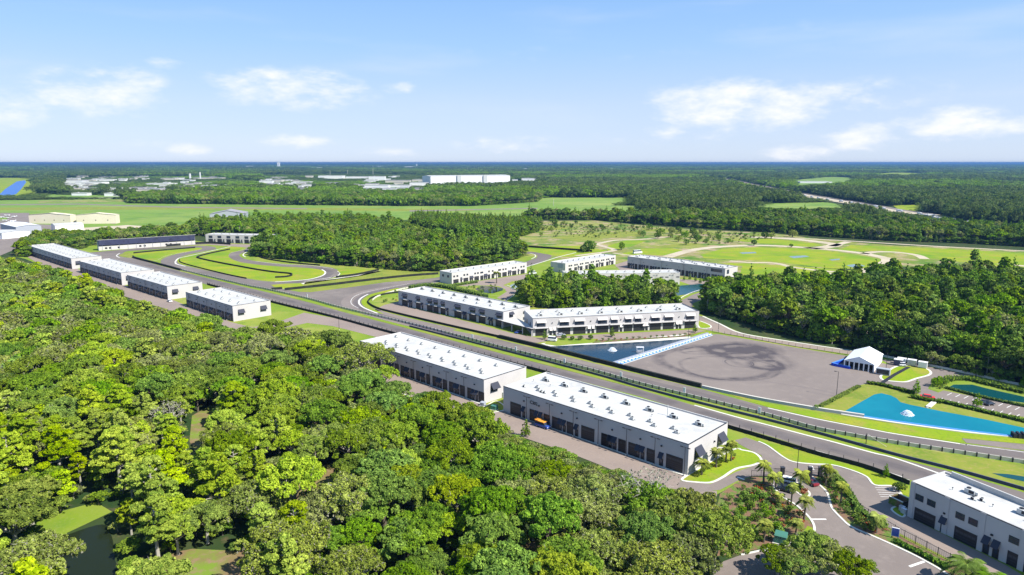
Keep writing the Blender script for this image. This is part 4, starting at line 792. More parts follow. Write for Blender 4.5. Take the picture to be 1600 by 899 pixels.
E3.put(window(3, 3), 'window', E3.L, 4, 5.2, R(90)); E3.put(pdoor(), 'door', E3.L, 3, .02, R(90)); E3.put(window(3.4, 1.6), 'window', E3.L, 14, 2.8, R(90)); E3.put(awning(4, .8, 1.4, 'awn'), 'awning', E3.L, 14, 5.4, R(90))
for i in range(4): q = wpt(E3, 14+i*20, -.9); lamp_post(*q, 8.6, 2, 'dark pole against the shaded front of the rear garage', E3.a, 'poles of the rear garage')
# two storey building bottom right
F_ = Bld('office_building', 'two storey light grey building with black garage doors at the bottom right corner', 'building', (96.6,154), (117,112), 13, 9.0)
f8 = lambda v: 1400+v/8
for a, b_ in ((235,480),(735,1000),(1395,1680)): xa, xb = F_.lx(f8(a)), F_.lx(f8(b_)); F_.door((xa+xb)/2, xb-xa, 3.1)
for v in (440-140,): pass
for p_ in (1436.5,1455,1500,1520.3,1584,1605): F_.put(window(1.9, 1.5), 'window', F_.lx(p_, 5.7), 0, 5.2)
for p_ in (1475,1542,1557): F_.ent(F_.lx(p_, 3))
for p_ in (1476,1550): F_.put(lampmesh(), 'wall_lamp', F_.lx(p_, 4.6), 0, 5.0)
F_.roofunits([9.5], 7.5, 2); F_.roofunits([12.8], 6.2, 1); F_.roofunits([20.5, 33], 8, 2); F_.roofunits([6.5, 15.5, 22.5, 27], 5.5, 3); F_.roofunits([11.5], 5.0, 1)
for x in (0, 8.3, 16.2, 24.5, 33): b = MB(); b.box(x-.05, x+1.1, -.14, .0, .02, 9.1, 'wall'); b.build('pilaster', F_.r)
b = MB(); b.box(2, 44, 12.2, 12.6, F_.zr, F_.zr+1.3, 'roof'); b.build('parapet', F_.r)
q = G(1480.5, 832); lamp_post(q[0], q[1], 8.2, 2, 'tall dark twin headed lamp in front of the two storey building', F_.a)
# far white garages and grandstand
A6 = Bld('garage_building', 'far white garage with large black openings beside the middle wood', 'garage building', (-329.5,732), (-245,716), 16, 9.0, 'wallwhite', trimm='roof')
for x in np.linspace(6, 80, 8):
    A6.door(x, 5, 4.2); A6.put(window(4.4, 2.6), 'window', x, 0, 5.2); A6.ent(x+5)
A6.roofunits(np.linspace(5, 80, 9), 8, 0)
S0, S1 = (-404,664), (-334,716); s_a = math.atan2(S1[1]-S0[1], S1[0]-S0[0]); SL = math.hypot(S1[0]-S0[0], S1[1]-S0[1])
r = root('grandstand', 'long low black grandstand with thin white roof and white front wall', 'grandstand', (*S0, 0), s_a)
b = MB(); b.box(0, SL, 0, .4, 0, 4.2, 'wallwhite'); b.build('front_wall', r)
b = MB(); b.box(0, SL, 9, 9.5, 0, 8.6, 'graywall'); b.box(-.4, 0, -.01, 9.5, 0, 8.6, 'graywall'); b.box(SL, SL+.4, -.01, 9.5, 0, 8.6, 'graywall'); b.build('back_wall', r)
b = MB(); b.hexa([(-1,-2.0,10.4),(SL+1,-2.0,10.4),(SL+1,9.8,8.7),(-1,9.8,8.7),(-1,-2.0,10.7),(SL+1,-2.0,10.7),(SL+1,9.8,9.0),(-1,9.8,9.0)], 'roof'); b.build('roof', r)
b = MB(); b.hexa([(0,-.9,5.0),(SL,-.9,5.0),(SL,-.7,5.0),(0,-.7,5.0),(0,-1.8,10.3),(SL,-1.8,10.3),(SL,-1.6,10.3),(0,-1.6,10.3)], 'navy'); b.build('shade_panel', r)
b = MB(); b.face([(0,.5,4.1),(SL,.5,4.1),(SL,8.9,7.6),(0,8.9,7.6)], 'dark'); b.build('seating', r)
for x in np.linspace(3, SL-3, 12): b = MB(); b.box(x-.2, x+.2, -.3, 0, 0, 9.3, 'steel'); b.build('column', r)
for x in (6, 9.5, 17, 36, 40, 60, 64): b = MB(); b.box(x-1, x+1, -.06, 0, 1.2, 2.9, 'dark'); b.build('window', r)
# hangars by the airfield
def gable(name, label, cat, P0, P1, D, h, rise, wall, roofm='roof', group=None, ridge_x=True, doors=0):
    a = math.atan2(P1[1]-P0[1], P1[0]-P0[0]); L_ = math.hypot(P1[0]-P0[0], P1[1]-P0[1]); r = root(name, label, cat, (*P0, 0), a, group)
    b = MB()
    if ridge_x:
        b.box(0, L_, 0, .3, 0, h, wall); b.box(0, L_, D-.3, D, 0, h, wall)
        for x in (0, L_-.3): b.hexa([(x,.3,0),(x+.3,.3,0),(x+.3,D-.3,0),(x,D-.3,0),(x,.3,h),(x+.3,.3,h),(x+.3,D-.3,h),(x,D-.3,h)], wall); b.face([(x+.15,.3,h),(x+.15,D-.3,h),(x+.15,D/2,h+rise)], wall)
        b.build('wall', r); b = MB()
        b.face([(-.4,-.5,h-.1),(L_+.4,-.5,h-.1),(L_+.4,D/2,h+rise),(-.4,D/2,h+rise)], roofm); b.face([(L_+.4,D+.5,h-.1),(-.4,D+.5,h-.1),(-.4,D/2,h+rise),(L_+.4,D/2,h+rise)], roofm)
    else:
        b.box(0, .3, .3, D-.3, 0, h, wall); b.box(L_-.3, L_, .3, D-.3, 0, h, wall); b.box(0, L_, 0, .3, 0, h, wall); b.box(0, L_, D-.3, D, 0, h, wall)
        for y in (.15, D-.15): b.face([(0,y,h),(L_,y,h),(L_/2,y,h+rise)], wall)
        b.build('wall', r); b = MB()
        b.face([(-.4,-.5,h-.1),(L_/2,-.5,h+rise),(L_/2,D+.5,h+rise),(-.4,D+.5,h-.1)], roofm); b.face([(L_/2,-.5,h+rise),(L_+.4,-.5,h-.1),(L_+.4,D+.5,h-.1),(L_/2,D+.5,h+rise)], roofm)
    b.build('roof', r)
    for i in range(doors): b = MB(); x = L_*(i+.6)/(doors+.3); b.box(x-.6, x+.6, -.08, 0, 4.2, 5.6, 'dark'); b.build('window', r)
    return r
gable('hangar', 'left of the two large cream hangars on the airfield', 'hangar', G(46,349.5), G(111,350), 11, 12.5, 2.6, 'cream', 'cream', ridge_x=False, doors=4)
gable('hangar', 'right of the two large cream hangars on the airfield', 'hangar', G(120,350), G(182,349.5), 11, 12.5, 2.6, 'cream', 'cream', ridge_x=False, doors=3)
gable('hangar', 'white hangar with a grey blue end in front of the cream hangars', 'hangar', G(87,362.5), G(131.5,360), 30, 8, 1.5, 'white', ridge_x=True)
gable('hangar', 'white roofed hangar at the far left edge with a blue grey side', 'hangar', G(2,360.5), G(26,366.5), 26, 9, 1.6, 'graywall', 'white', ridge_x=True)
gable('hangar', 'small pale hangar at the left edge beside parked aircraft', 'hangar', G(-22,372), G(4,374), 30, 7, 1.2, 'white', ridge_x=True)
gable('barn', 'low grey roofed building on the grass behind the middle wood', 'building', G(328,343), G(383,342), 40, 8, 5, 'graywall', 'fabric_farm', ridge_x=False)
# far industrial buildings
FH = gable('warehouse', 'huge white hangar on the horizon line, widest of the distant buildings', 'warehouse', G(673,287.5), G(797,285.5), 90, 30, 3, 'white', 'roof')
for x in (.32, .63):
    L_ = math.hypot(G(797,286.5)[0]-G(673,289.5)[0], G(797,286.5)[1]-G(673,289.5)[1]); b = MB(); b.box(L_*x-9, L_*x+9, -6, -.05, 0, 33, 'hvac'); b.build('stair_tower', FH)
def farbox(x0, x1, y, hpx, wall, roofm, label, i):
    P0, P1 = G(x0, y), G(x1, y); h = hpx/FOC*P0[1]; L_ = P1[0]-P0[0]; D = min(max(L_*.5, 20), 140)
    r = root('distant_building', label, 'building', (*P0, 0), 0, 'distant low white buildings')
    b = MB(); b.box(0, L_, 0, D, 0, h, wall); b.build('wall', r); b = MB(); b.box(-.5, L_+.5, -.5, D+.5, h, h+1, roofm)
    b.box(L_*.3, L_*.36, D*.4, D*.5, h+1, h+3, roofm); b.build('roof', r)
FLM = [(735,280,'the huge white hangar'),(435,262,'the white block tower'),(313,275,'the thin pale tower'),(80,340,'the left cream hangar'),(150,340,'the right cream hangar'),(20,293,'the blue canal'),(1150,284,'the highway start'),(1270,307,'the highway bend'),(1400,328,'the highway end'),(1405,271,'the small far field'),(560,283,'the pale block building'),(900,315,'the pale strip field'),(355,337,'the low grey barn'),(1540,350,'the tall pole group'),(650,262,'the small horizon tower'),(220,305,'the belt tip'),(1290,284,'the field above the highway')]
FB = [(92,128,287,4.2,1),(118,159,289,4,1),(88,104,286,2.5,1),(205,250,300,4,0),(248,268,298,3.4,1),(228,262,289.5,2.4,1),(112,136,306,3.6,1),(163,184,307,4.5,1),(225,237,304,2.6,1),(405,425,287,4,1),(424,440,285.5,4,0),(497,535,279.5,4.4,1),(540,575,279.5,3,1),(576,601,283,6.8,1),(602,640,286,3.6,0),(560,606,295,5,1),(606,640,293,3,1),(640,668,291,5,1),
  (455,485,287,2.4,1),(509,530,288,2.2,0),(815,846,283.5,4.2,1),(800,809,284,3,1),(300,345,280,1.8,0),(330,350,292,2.6,0),(370,392,293,2.3,1),(285,296,283,1.9,1),(505,520,261,2,1),(548,556,260.5,1.6,1),(582,600,262,2.2,1),(632,650,263,2.6,1),(160,176,263.5,1.8,1),(95,112,264,1.6,1),(110,122,265.2,1.7,0),(215,228,264,1.5,1),(385,399,262,2.2,1),(415,428,261.6,1.4,1),(452,470,266,1.8,0),(700,712,262.4,1.2,1),(944,966,264.3,1.2,1),(1260,1285,267,1.6,0),(1335,1352,263.8,1.3,1),(1415,1440,262,1.5,1),(1558,1575,285,3,1),(1575,1596,287,3,0),(1371,1387,298,2.4,0),(1408,1420,298.6,2,0),(1450,1465,341,4,1),(1468,1478,345,3.4,1),(1492,1503,348,3.4,1),(1515,1528,351.5,3,1),(1548,1556,355,3,1),(1562,1580,359.5,4.5,1),(1250,1300,286.5,2,1),(1205,1225,270,1,0),(1475,1492,262.5,1,1),(1068,1080,267.5,1,1),(20,36,268,1.2,1),(60,72,262,1.4,1),(255,262,259.3,1.2,1),(330,345,259.4,1.2,0)]
rb = random.Random(4)
for j in range(95):
    x = rb.choice((rb.uniform(85,330), rb.uniform(400,670))); y = rb.uniform(278,299); FB.append((x, x+rb.uniform(6,24), y, rb.uniform(1.8,3.6), rb.random() < .6))
for j in range(46):
    x = rb.uniform(40,830); y = rb.uniform(258.3,266); FB.append((x, x+rb.uniform(4,18), y, rb.uniform(.9,1.9), rb.random() < .8))
for j in range(12):
    x = rb.uniform(950,1600); y = rb.uniform(259,266); FB.append((x, x+rb.uniform(4,12), y, rb.uniform(.6,1.0), rb.random() < .8))
for i, (x0, x1, y, h, wht) in enumerate(FB):
    cx = round((x0+x1)/2/16); farbox(x0, x1, y, h, 'white' if wht else 'concrete', 'roof' if wht else 'fabric_farm', ('small white' if wht else 'small pale grey')+(' distant building ' if x1-x0 < 14 else ' long distant building ' if x1-x0 > 24 else ' distant shed ')+place((x0+x1)/2, y, FLM), i)
for i, (x, y, hp, wp_) in enumerate(((435,263,8.5,3.6),(651,262,5,1.6),(313,281,11,1.5),(297,281,9,2))):
    P = G(x, y); h = hp/FOC*P[1]; wd = wp_/FOC*P[1]; r = root('distant_tower', ['tall white block tower breaking the horizon','small white tower on the horizon','thin pale tower above the far roofs','short pale tower beside the thin one'][i], 'tower', (*P, 0))
    b = MB(); b.box(-wd/2, wd/2, 0, wd, 0, min(h, 200), 'white'); b.build('shaft', r); b = MB(); b.box(-wd*.35, wd*.35, wd*.2, wd*.8, h, h*1.06, 'concrete'); b.build('cap', r)
for i, (x, y, hp) in enumerate(((516,275,8),(543,274,8),(583,275,11),(730,268,5),(1511,344,17),(1558,347,22),(1567,348,16),(1537,345,12),(865,322,11),(848,272,6),(968,281,5),(660,268,5),(1347,272,9))):
    P = G(x, y); h = hp/FOC*P[1]; t = .5/FOC*P[1]; r = root('utility_pole', ('thin short' if hp < 7 else 'thin tall' if hp > 15.5 else 'thin pale')+(' steel' if i == 6 else '')+' pole above the trees '+place(x, y-hp, FLM), 'pole', (*P, 0))
    b = MB(); b.tube([(0,0,0),(0,0,h)], [t*.7, t*.4], 'concrete', 6); b.build('shaft', r); b = MB(); b.box(-t*2, t*2, -t*.2, t*.2, h*.93, h*.95, 'concrete'); b.build('crossarm', r)
# ------------------------------------------------------------------ trees
def quads(pos, nrm, size, tint, rg, name, mats, midx, asp=.75):
    n = len(pos); r = rg.normal(size=(n,3)); u = np.cross(nrm, r); u /= np.linalg.norm(u,axis=1,keepdims=True)+1e-9; v = np.cross(nrm, u)
    s = size[:,None]; a = (rg.uniform(asp*.7, 1.15, n))[:,None]
    co = np.stack([pos-u*s-v*s*a*.6, pos+u*s*.8-v*s*a, pos+u*s+v*s*a*.7, pos-u*s*.7+v*s*a], 1).reshape(-1,3)
    return co
def leafmesh(name, pos, nrm, size, tint, rg, mat_, idx=None, mats=None, tubes=None):
    co = quads(pos, nrm, size, tint, rg, name, None, None); n = len(pos)
    tv = np.array(tubes.v, float).reshape(-1,3) if tubes and tubes.v else np.zeros((0,3)); nv = n*4
    me = bpy.data.meshes.new(name); allv = np.concatenate([co, tv])
    F = [tuple(range(i*4, i*4+4)) for i in range(n)]+([tuple(nv+j for j in f) for f in tubes.f] if tubes else [])
    me.from_pydata(allv.tolist(), [], F)
    ms = [mat_]+([m for m in (mats or [])]); mi = np.zeros(len(F), 'i')
    if idx is not None: mi[:n] = idx
    if tubes:
        for m in tubes.mats: ms.append(m)
        mi[n:] = [len(ms)-len(tubes.mats)+k for k in tubes.m]
    for m in ms: me.materials.append(M[m])
    me.polygons.foreach_set('material_index', mi)
    at = me.attributes.new('tint', 'FLOAT', 'FACE'); at.data.foreach_set('value', np.concatenate([tint, np.full(len(F)-n, .5)]).astype('f')); me.update(); return me
def lobes_fill(lobes, dens, size, rg, down=-.35, tk=2.6):
    P = []; Nn = []; T_ = []
    for cx, cy, cz, rx, rz, ti in lobes:
        n = int(dens*rx*rx*4); d = rg.normal(size=(n*2,3)); d /= np.linalg.norm(d,axis=1,keepdims=True); d = d[d[:,2] > down][:n]
        rr = rg.uniform(.72, 1.04, len(d))[:,None]; p = np.array([cx,cy,cz])+d*rr*np.array([rx,rx,rz])
        # push small sub-clumps
        p += .25*np.sin(p*2.1+ti*9)*np.array([1,1,.7])
        keep = np.ones(len(p), bool)
        for c2 in lobes:
            if c2[:3] == (cx,cy,cz): continue
            q = (p-np.array(c2[:3]))/np.array([c2[3],c2[3],c2[4]]); keep &= (q*q).sum(1) > .55
        a3 = ti*40; tf = np.sin(p[:,0]*tk+a3)*np.sin(p[:,1]*tk*1.07+a3*1.3)*np.sin(p[:,2]*tk*1.2+a3*.7)+.35*np.sin(p[:,0]*tk*2.3+p[:,1]*tk*1.9+a3)
        keep &= tf > rg.uniform(-.5, .12, len(p))
        P.append(p[keep]); dd = d[keep]+rg.normal(size=(keep.sum(),3))*.75+np.array([0,0,.25]); dd /= np.linalg.norm(dd,axis=1,keepdims=True); Nn.append(dd)
        hz = (p[keep][:,2]-cz)/rz
        T_.append(np.clip(ti*.5+.18+tf[keep]*.35+rg.normal(size=keep.sum())*.2, 0, 1))
    P = np.concatenate(P); return P, np.concatenate(Nn), rg.uniform(size*.6, size*1.25, len(P)), np.concatenate(T_)
def limbs(lobes, h0, rad, rr, bark, extra=0, wob=.8):
    b = MB(); tx, ty = rr.uniform(-.5,.5), rr.uniform(-.5,.5)
    b.tube([(0,0,0),(tx*.4,ty*.4,h0*.5),(tx,ty,h0)], [rad*1.25, rad, rad*.8], bark, 8)
    for L_ in lobes:
        c = Vector(L_[:3]); s = Vector((tx,ty,h0*rr.uniform(.75,1))); m_ = s.lerp(c, .5)+Vector((rr.uniform(-wob,wob),rr.uniform(-wob,wob),rr.uniform(-.6,.3)))
        e = c+Vector((0,0,L_[4]*.25)); b.tube([s, m_, c, e], [rad*.45, rad*.32, rad*.2, rad*.07], bark, 5)
        for _ in range(extra):
            d = Vector((rr.gauss(0,1),rr.gauss(0,1),abs(rr.gauss(0,.8)))).normalized(); b.tube([c, c+d*L_[3]*.6+Vector((0,0,.3)), c+d*L_[3]*1.12], [rad*.16, rad*.1, rad*.04], bark, 4)
    return b
def broad(seed, R0, H, leaf, dens, size, n=13, low=0, bark='bark', extra=0, moss=0, flat=.55):
    rr = random.Random(seed); rg = np.random.default_rng(seed); lo = []
    for i in range(n):
        if i == 0: x = y = 0; z = H-R0*.28
        else:
            a = i*2.4+rr.uniform(-.4,.4); q = R0*(.40 if i < n*.4 else .74)*rr.uniform(.72,1.18); x, y = math.cos(a)*q, math.sin(a)*q; z = H-R0*.28-q*flat*rr.uniform(.4,1.3)
        rx = R0*rr.uniform(.19,.36)*math.sqrt(13/n); lo.append((x, y, z, rx, rx*rr.uniform(.62,.9), rr.random()))
    # smaller tufts on the outline
    for i in range(int(n*2.2)):
        a = rr.uniform(0,6.28); q = R0*rr.uniform(.2,1.03); rx = R0*rr.uniform(.09,.18); lo.append((math.cos(a)*q, math.sin(a)*q, H-R0*.14-q*flat*rr.uniform(.55,1.4), rx, rx*.8, rr.random()))
    for i in range(low):
        a = i*6.28/low+rr.uniform(-.3,.3); q = R0*rr.uniform(.35,.75); rx = R0*rr.uniform(.28,.4); lo.append((math.cos(a)*q, math.sin(a)*q, H*rr.uniform(.16,.38), rx, rx*.95, rr.random()*.7))
    P, Nn, S, T_ = lobes_fill(lo, dens, size, rg)
    idx = None; mats = None
    if moss:
        k = rg.random(len(P)) < moss; idx = k.astype('i'); mats = ['moss']; P[k] -= np.array([0,0,.5])*rg.random(k.sum())[:,None]; Nn[k] = np.stack([rg.normal(size=k.sum()), rg.normal(size=k.sum()), np.zeros(k.sum())+.1], 1); Nn[k] /= np.linalg.norm(Nn[k],axis=1,keepdims=True)
    tb = limbs(lo[:n], H*.45, R0*.062, rr, bark, extra)
    return (P, Nn, S, T_, rg, leaf, idx, mats), tb
def layered(seed, R0, H, leaf, dens, size, bark='palebark'):
    """cypress: tall, with separate flat tufts"""
    rr = random.Random(seed); rg = np.random.default_rng(seed); lo = []
    for i in range(24):
        t = i/23; z = H*(.42+.56*t); q = R0*(1-t*.62)*rr.uniform(.35,.95)*(0 if i > 21 else 1); a = i*2.4+rr.uniform(-.5,.5); rx = R0*rr.uniform(.22,.40)*(1-.3*t)
        lo.append((math.cos(a)*q, math.sin(a)*q, z, rx, rx*rr.uniform(.4,.62), rr.random()))
    P, Nn, S, T_ = lobes_fill(lo, dens, size, rg, -.2); b = MB(); b.tube([(0,0,0),(.2,.1,H*.5),(0,0,H*.94)], [R0*.085, R0*.05, R0*.012], bark, 7)
    for L_ in lo: b.tube([(0,0,L_[2]-L_[4]*.8),(L_[0]*.6,L_[1]*.6,L_[2]-.1),(L_[0],L_[1],L_[2])], [R0*.03, R0*.02, R0*.008], bark, 4)
    return (P, Nn, S, T_, rg, leaf, None, None), b
def conic(seed, R0, H, leaf, dens, size, bark='bark', base=.18):
    rr = random.Random(seed); rg = np.random.default_rng(seed); lo = []
    for i in range(20):
        t = i/19; z = H*(base+(.97-base)*t); q = R0*(1-t)**.8*rr.uniform(.45,.7); a = i*2.4; rx = max(.35, R0*(1-t)**.8*rr.uniform(.42,.6))
        lo.append((math.cos(a)*q, math.sin(a)*q, z, rx, max(rx*.9, H*.055), rr.random()))
    P, Nn, S, T_ = lobes_fill(lo, dens, size, rg, -.6); b = MB(); b.tube([(0,0,0),(0,0,H*.95)], [R0*.08, .03], bark, 6)
    return (P, Nn, S, T_, rg, leaf, None, None), b
def bare(seed, R0, H):
    data, tb = broad(seed, R0, H, 'moss', 2.2, .22, n=12, bark='palebark', extra=5); return data, tb
KINDS = {}
def mkkind(key, fn, params, n):
    KINDS[key] = []
    for i in range(n):
        data, tb = fn(100+i*7+len(key)*13, *params); P, Nn, S, T_, rg, leaf, idx, mats = data
        KINDS[key].append((leafmesh('crown', P, Nn, S, T_, rg, leaf, idx, mats), tb.mesh('trunk')))
mkkind('oak', lambda s: broad(s, 7.2, 12.5, 'L_oak', 92, .18, n=19, extra=2, bark='palebark'), (), 4)
mkkind('darkoak', lambda s: broad(s+3, 6.8, 13, 'L_mid', 92, .18, n=17, extra=1, bark='bark'), (), 3)
mkkind('moss', lambda s: broad(s+9, 7.4, 12, 'L_moss', 76, .165, n=20, bark='palebark', extra=3, moss=.16), (), 4)
mkkind('lime', lambda s: layered(s, 5.4, 15.5, 'L_lime', 100, .18), (), 4)
mkkind('limebroad', lambda s: broad(s+31, 6.2, 13.5, 'L_lime', 92, .18, n=17, bark='palebark', extra=1, flat=.5), (), 2)
mkkind('yellow', lambda s: broad(s+5, 5, 11, 'L_yellow', 34, .26), (), 1)
mkkind('bare', bare, (7, 12), 2)
KWORD = {'oak':('live_oak',['rounded green live oak','broad mid green oak','deep green spreading oak','lumpy green oak']),'darkoak':('broadleaf_tree',['dense dark green tree','glossy green domed tree','dark leafy tree']),
 'moss':('mossy_oak',['grey green oak hung with moss','dull olive oak with pale limbs','mossy wide oak','grey oak with hanging moss']),'lime':('cypress_tree',['tall lime green cypress','bright layered cypress','pale lime cypress with tufts','slim bright green cypress']),
 'limebroad':('bright_tree',['bright yellow green tree','light green airy tree']),'yellow':('yellow_tree',['yellow leaved tree']),'bare':('bare_oak',['pale nearly bare oak with grey branches','thin grey branched oak'])}
# stuff prototypes (one mesh each)
def proto(name, data, tb):
    P, Nn, S, T_, rg, leaf, idx, mats = data; me = leafmesh(name, P, Nn, S, T_, rg, leaf, idx, mats, tb); return bpy.data.objects.new(name, me)
def coll(name, obs):
    c_ = bpy.data.collections.new(name)
    for i, o in enumerate(obs): o.name = '%s_%02d' % (name, i); c_.objects.link(o)
    return c_
PC = {}
PC['near'] = coll('p_near', [proto('x', *broad(201, 7.0, 12.5, 'L_oak', 16, .4, extra=1)), proto('x', *broad(202, 7.2, 12, 'L_moss', 14, .38, bark='palebark', extra=2, moss=.2)), proto('x', *layered(203, 5.6, 15.5, 'L_lime', 20, .38)), proto('x', *broad(204, 6.5, 13, 'L_mid', 16, .4)), proto('x', *layered(205, 5.6, 15, 'L_lime', 20, .38))])
PC['mid'] = coll('p_mid', [proto('x', *broad(211, 6.2, 13.5, 'L_mid', 14, .44, low=6)), proto('x', *broad(212, 5.6, 15, 'L_oak', 14, .44, flat=.8, low=6)), proto('x', *broad(213, 6.4, 13, 'L_dark', 14, .44, low=6)), proto('x', *conic(214, 4.2, 17, 'L_mid', 12, .45, base=.1)), proto('x', *broad(216, 5.8, 12.5, 'L_moss', 13, .4, bark='palebark', extra=2, moss=.15, low=5)), proto('x', *layered(215, 4.6, 16, 'L_mid', 14, .45))])
PC['pine'] = coll('p_pine', [proto('x', *conic(221, 4.4, 15.5, 'L_dark', 14, .38)), proto('x', *conic(222, 4.8, 14.5, 'L_mid', 14, .38)), proto('x', *conic(223, 4.2, 16.5, 'L_oak', 14, .38)), proto('x', *broad(224, 5.2, 13, 'L_mid', 14, .42, low=5, flat=.9))])
def clump(seed, leaf):
    rr = random.Random(seed); rg = np.random.default_rng(seed); lo = []
    for i in range(16): a = rr.uniform(0,6.28); q = math.sqrt(rr.random())*.95; lo.append((math.cos(a)*q, math.sin(a)*q, rr.uniform(.35,.72), rr.uniform(.16,.3), rr.uniform(.22,.36), rr.random()))
    return lobes_fill(lo, 1300, .036, rg, -.2, 9.)[:4]+(rg, leaf, None, None)
PC['far'] = coll('p_far', [proto('x', clump(231, 'L_far'), None), proto('x', clump(232, 'L_far'), None), proto('x', clump(233, 'L_mid'), None), proto('x', clump(234, 'L_far'), None)])
# scatter node group
def scatter_group(cl):
    g = bpy.data.node_groups.new('scatter_'+cl.name, 'GeometryNodeTree'); g.interface.new_socket('Geometry', in_out='INPUT', socket_type='NodeSocketGeometry'); g.interface.new_socket('Geometry', in_out='OUTPUT', socket_type='NodeSocketGeometry')
    n = g.nodes; l = g.links; gi = n.new('NodeGroupInput'); go = n.new('NodeGroupOutput'); ip = n.new('GeometryNodeInstanceOnPoints'); ci = n.new('GeometryNodeCollectionInfo')
    ci.inputs['Collection'].default_value = cl; ci.inputs['Separate Children'].default_value = True; ci.inputs['Reset Children'].default_value = True
    def na(nm, t): a = n.new('GeometryNodeInputNamedAttribute'); a.data_type = t; a.inputs['Name'].default_value = nm; return a.outputs[0]
    l.new(gi.outputs[0], ip.inputs['Points']); l.new(ci.outputs[0], ip.inputs['Instance']); ip.inputs['Pick Instance'].default_value = True
    l.new(na('pick','INT'), ip.inputs['Instance Index']); l.new(na('scl','FLOAT_VECTOR'), ip.inputs['Scale'])
    cx = n.new('ShaderNodeCombineXYZ'); l.new(na('rot','FLOAT'), cx.inputs[2])
    rt = n.new('FunctionNodeEulerToRotation'); l.new(cx.outputs[0], rt.inputs[0]); l.new(rt.outputs[0], ip.inputs['Rotation']); l.new(ip.outputs[0], go.inputs[0]); return g
GRP = {k: scatter_group(v) for k, v in PC.items()}
def scatter(name, label, pts, key, scl, pick, rg):
    n = len(pts)
    if not n: return
    me = bpy.data.meshes.new(name); me.from_pydata([(x, y, .02) for x, y in pts], [], [])
    me.attributes.new('pick','INT','POINT').data.foreach_set('value', np.asarray(pick,'i'))
    me.attributes.new('rot','FLOAT','POINT').data.foreach_set('value', rg.uniform(0,6.28,n).astype('f'))
    me.attributes.new('scl','FLOAT_VECTOR','POINT').data.foreach_set('vector', np.asarray(scl,'f').ravel())
    o = link(name, me, kind='stuff', label=label); md = o.modifiers.new('scatter','NODES'); md.node_group = GRP[key]; return o
def inpoly(X, Y, poly):
    ins = np.zeros(len(X), bool); j = len(poly)-1
    for i in range(len(poly)):
        xi, yi = poly[i]; xj, yj = poly[j]
        c_ = ((yi > Y) != (yj > Y)) & (X < (xj-xi)*(Y-yi)/((yj-yi) or 1e-9)+xi); ins ^= c_; j = i
    return ins
def fill(poly_px, spacing, rg, jit=.36, excl=()):
    w = np.array(px(poly_px)); x0, y0 = w.min(0); x1, y1 = w.max(0)
    gx, gy = np.meshgrid(np.arange(x0, x1, spacing), np.arange(y0, y1, spacing*.87)); gx = gx+(np.arange(gx.shape[0])%2)[:,None]*spacing/2
    X = (gx+rg.uniform(-jit,jit,gx.shape)*spacing).ravel(); Y = (gy+rg.uniform(-jit,jit,gy.shape)*spacing).ravel()
    k = inpoly(X, Y, [tuple(p) for p in w])
    for e in excl: k &= ~inpoly(X, Y, px(e))
    return np.stack([X[k], Y[k]], 1)
rg = np.random.default_rng(77)
W1 = [(-260,470),(-60,425),(0,424),(50,432),(110,452),(180,482),(245,507),(300,532),(345,540),(395,546),(432,535),(470,543),(500,552),(540,560),(568,574),(582,585),(590,604),(628,640),(700,668),(760,694),(820,716),(880,742),(930,764),(985,785),(1050,815),(1100,838),(1125,860),(1120,880),(1090,930),(1060,1010),(-500,1010)]
CLR = [[(60,835),(110,805),(165,788),(190,800),(165,830),(178,860),(196,905),(200,1000),(110,1000),(75,900)],[(285,715),(300,690),(298,650),(325,636),(352,640),(348,690),(330,715),(345,755),(325,765),(300,740)],[(232,905),(258,872),(300,862),(385,866),(405,895),(410,980),(230,980)],[(462,795),(470,752),(500,738),(560,735),(556,780),(520,820),(470,822)],[(800,880),(812,858),(850,862),(856,900),(850,950),(795,950)],[(846,768),(880,752),(915,754),(944,768),(930,778),(870,778)]]
PT = fill(W1, 8.1, rg, .42, CLR)
PT = PT[~inpoly(PT[:,0], PT[:,1], px([(790,690),(880,700),(915,770),(800,765)]))]
EXTRA = [(812,752,'darkoak',.75),(868,768,'oak',.7),(905,775,'moss',.65),(570,600,'moss',1.5),(618,640,'darkoak',.9),(1012,806,'bare',1.1),(1262,893,'oak',.75),(1292,908,'moss',.7),(1238,908,'moss',.6),(1318,922,'oak',.6),(1215,902,'oak',.6),(1352,905,'oak',.35),(1078,846,'moss',.95),(1045,862,'oak',1.05),(72,572,'yellow',.95),(1068,905,'moss',.95),(1240,912,'darkoak',.6)]
e_w = np.array([G(x,y) for x,y,_,_ in EXTRA])
PT = PT[np.array([min(np.hypot(*(p-e_w).T)) > 6.5 for p in PT])]
ITEMS = []
nf = random.Random(9)
def lowfreq(x, y): return math.sin(x*.045+1.3)+math.sin(y*.06+x*.02)+math.sin(x*.11-y*.07+2)
for x, y in PT:
    sx, sy = PJ(x, y, 0); f = lowfreq(x, y); u = nf.random()
    if sx < 470 and sy > 660: k = 'lime' if u+f*.13 > .5 else ('limebroad' if u > .3 else ('moss' if u > .14 else 'oak'))
    elif sx < 650 and sy < 640: k = 'moss' if u+f*.12 > .6 else ('oak' if u > .34 else ('darkoak' if u > .14 else 'limebroad'))
    elif sx > 900: k = 'moss' if u+f*.1 > .52 else ('oak' if u > .2 else 'darkoak')
    else: k = 'darkoak' if u+f*.12 > .62 else ('oak' if u > .22 else ('moss' if u > .1 else 'limebroad'))
    if nf.random() < .02: k = 'bare'
    ITEMS.append((x, y, k, nf.uniform(.55, 1.15)))
for x, y, k, s in EXTRA: g = G(x, y); ITEMS.append((g[0], g[1], k, s))
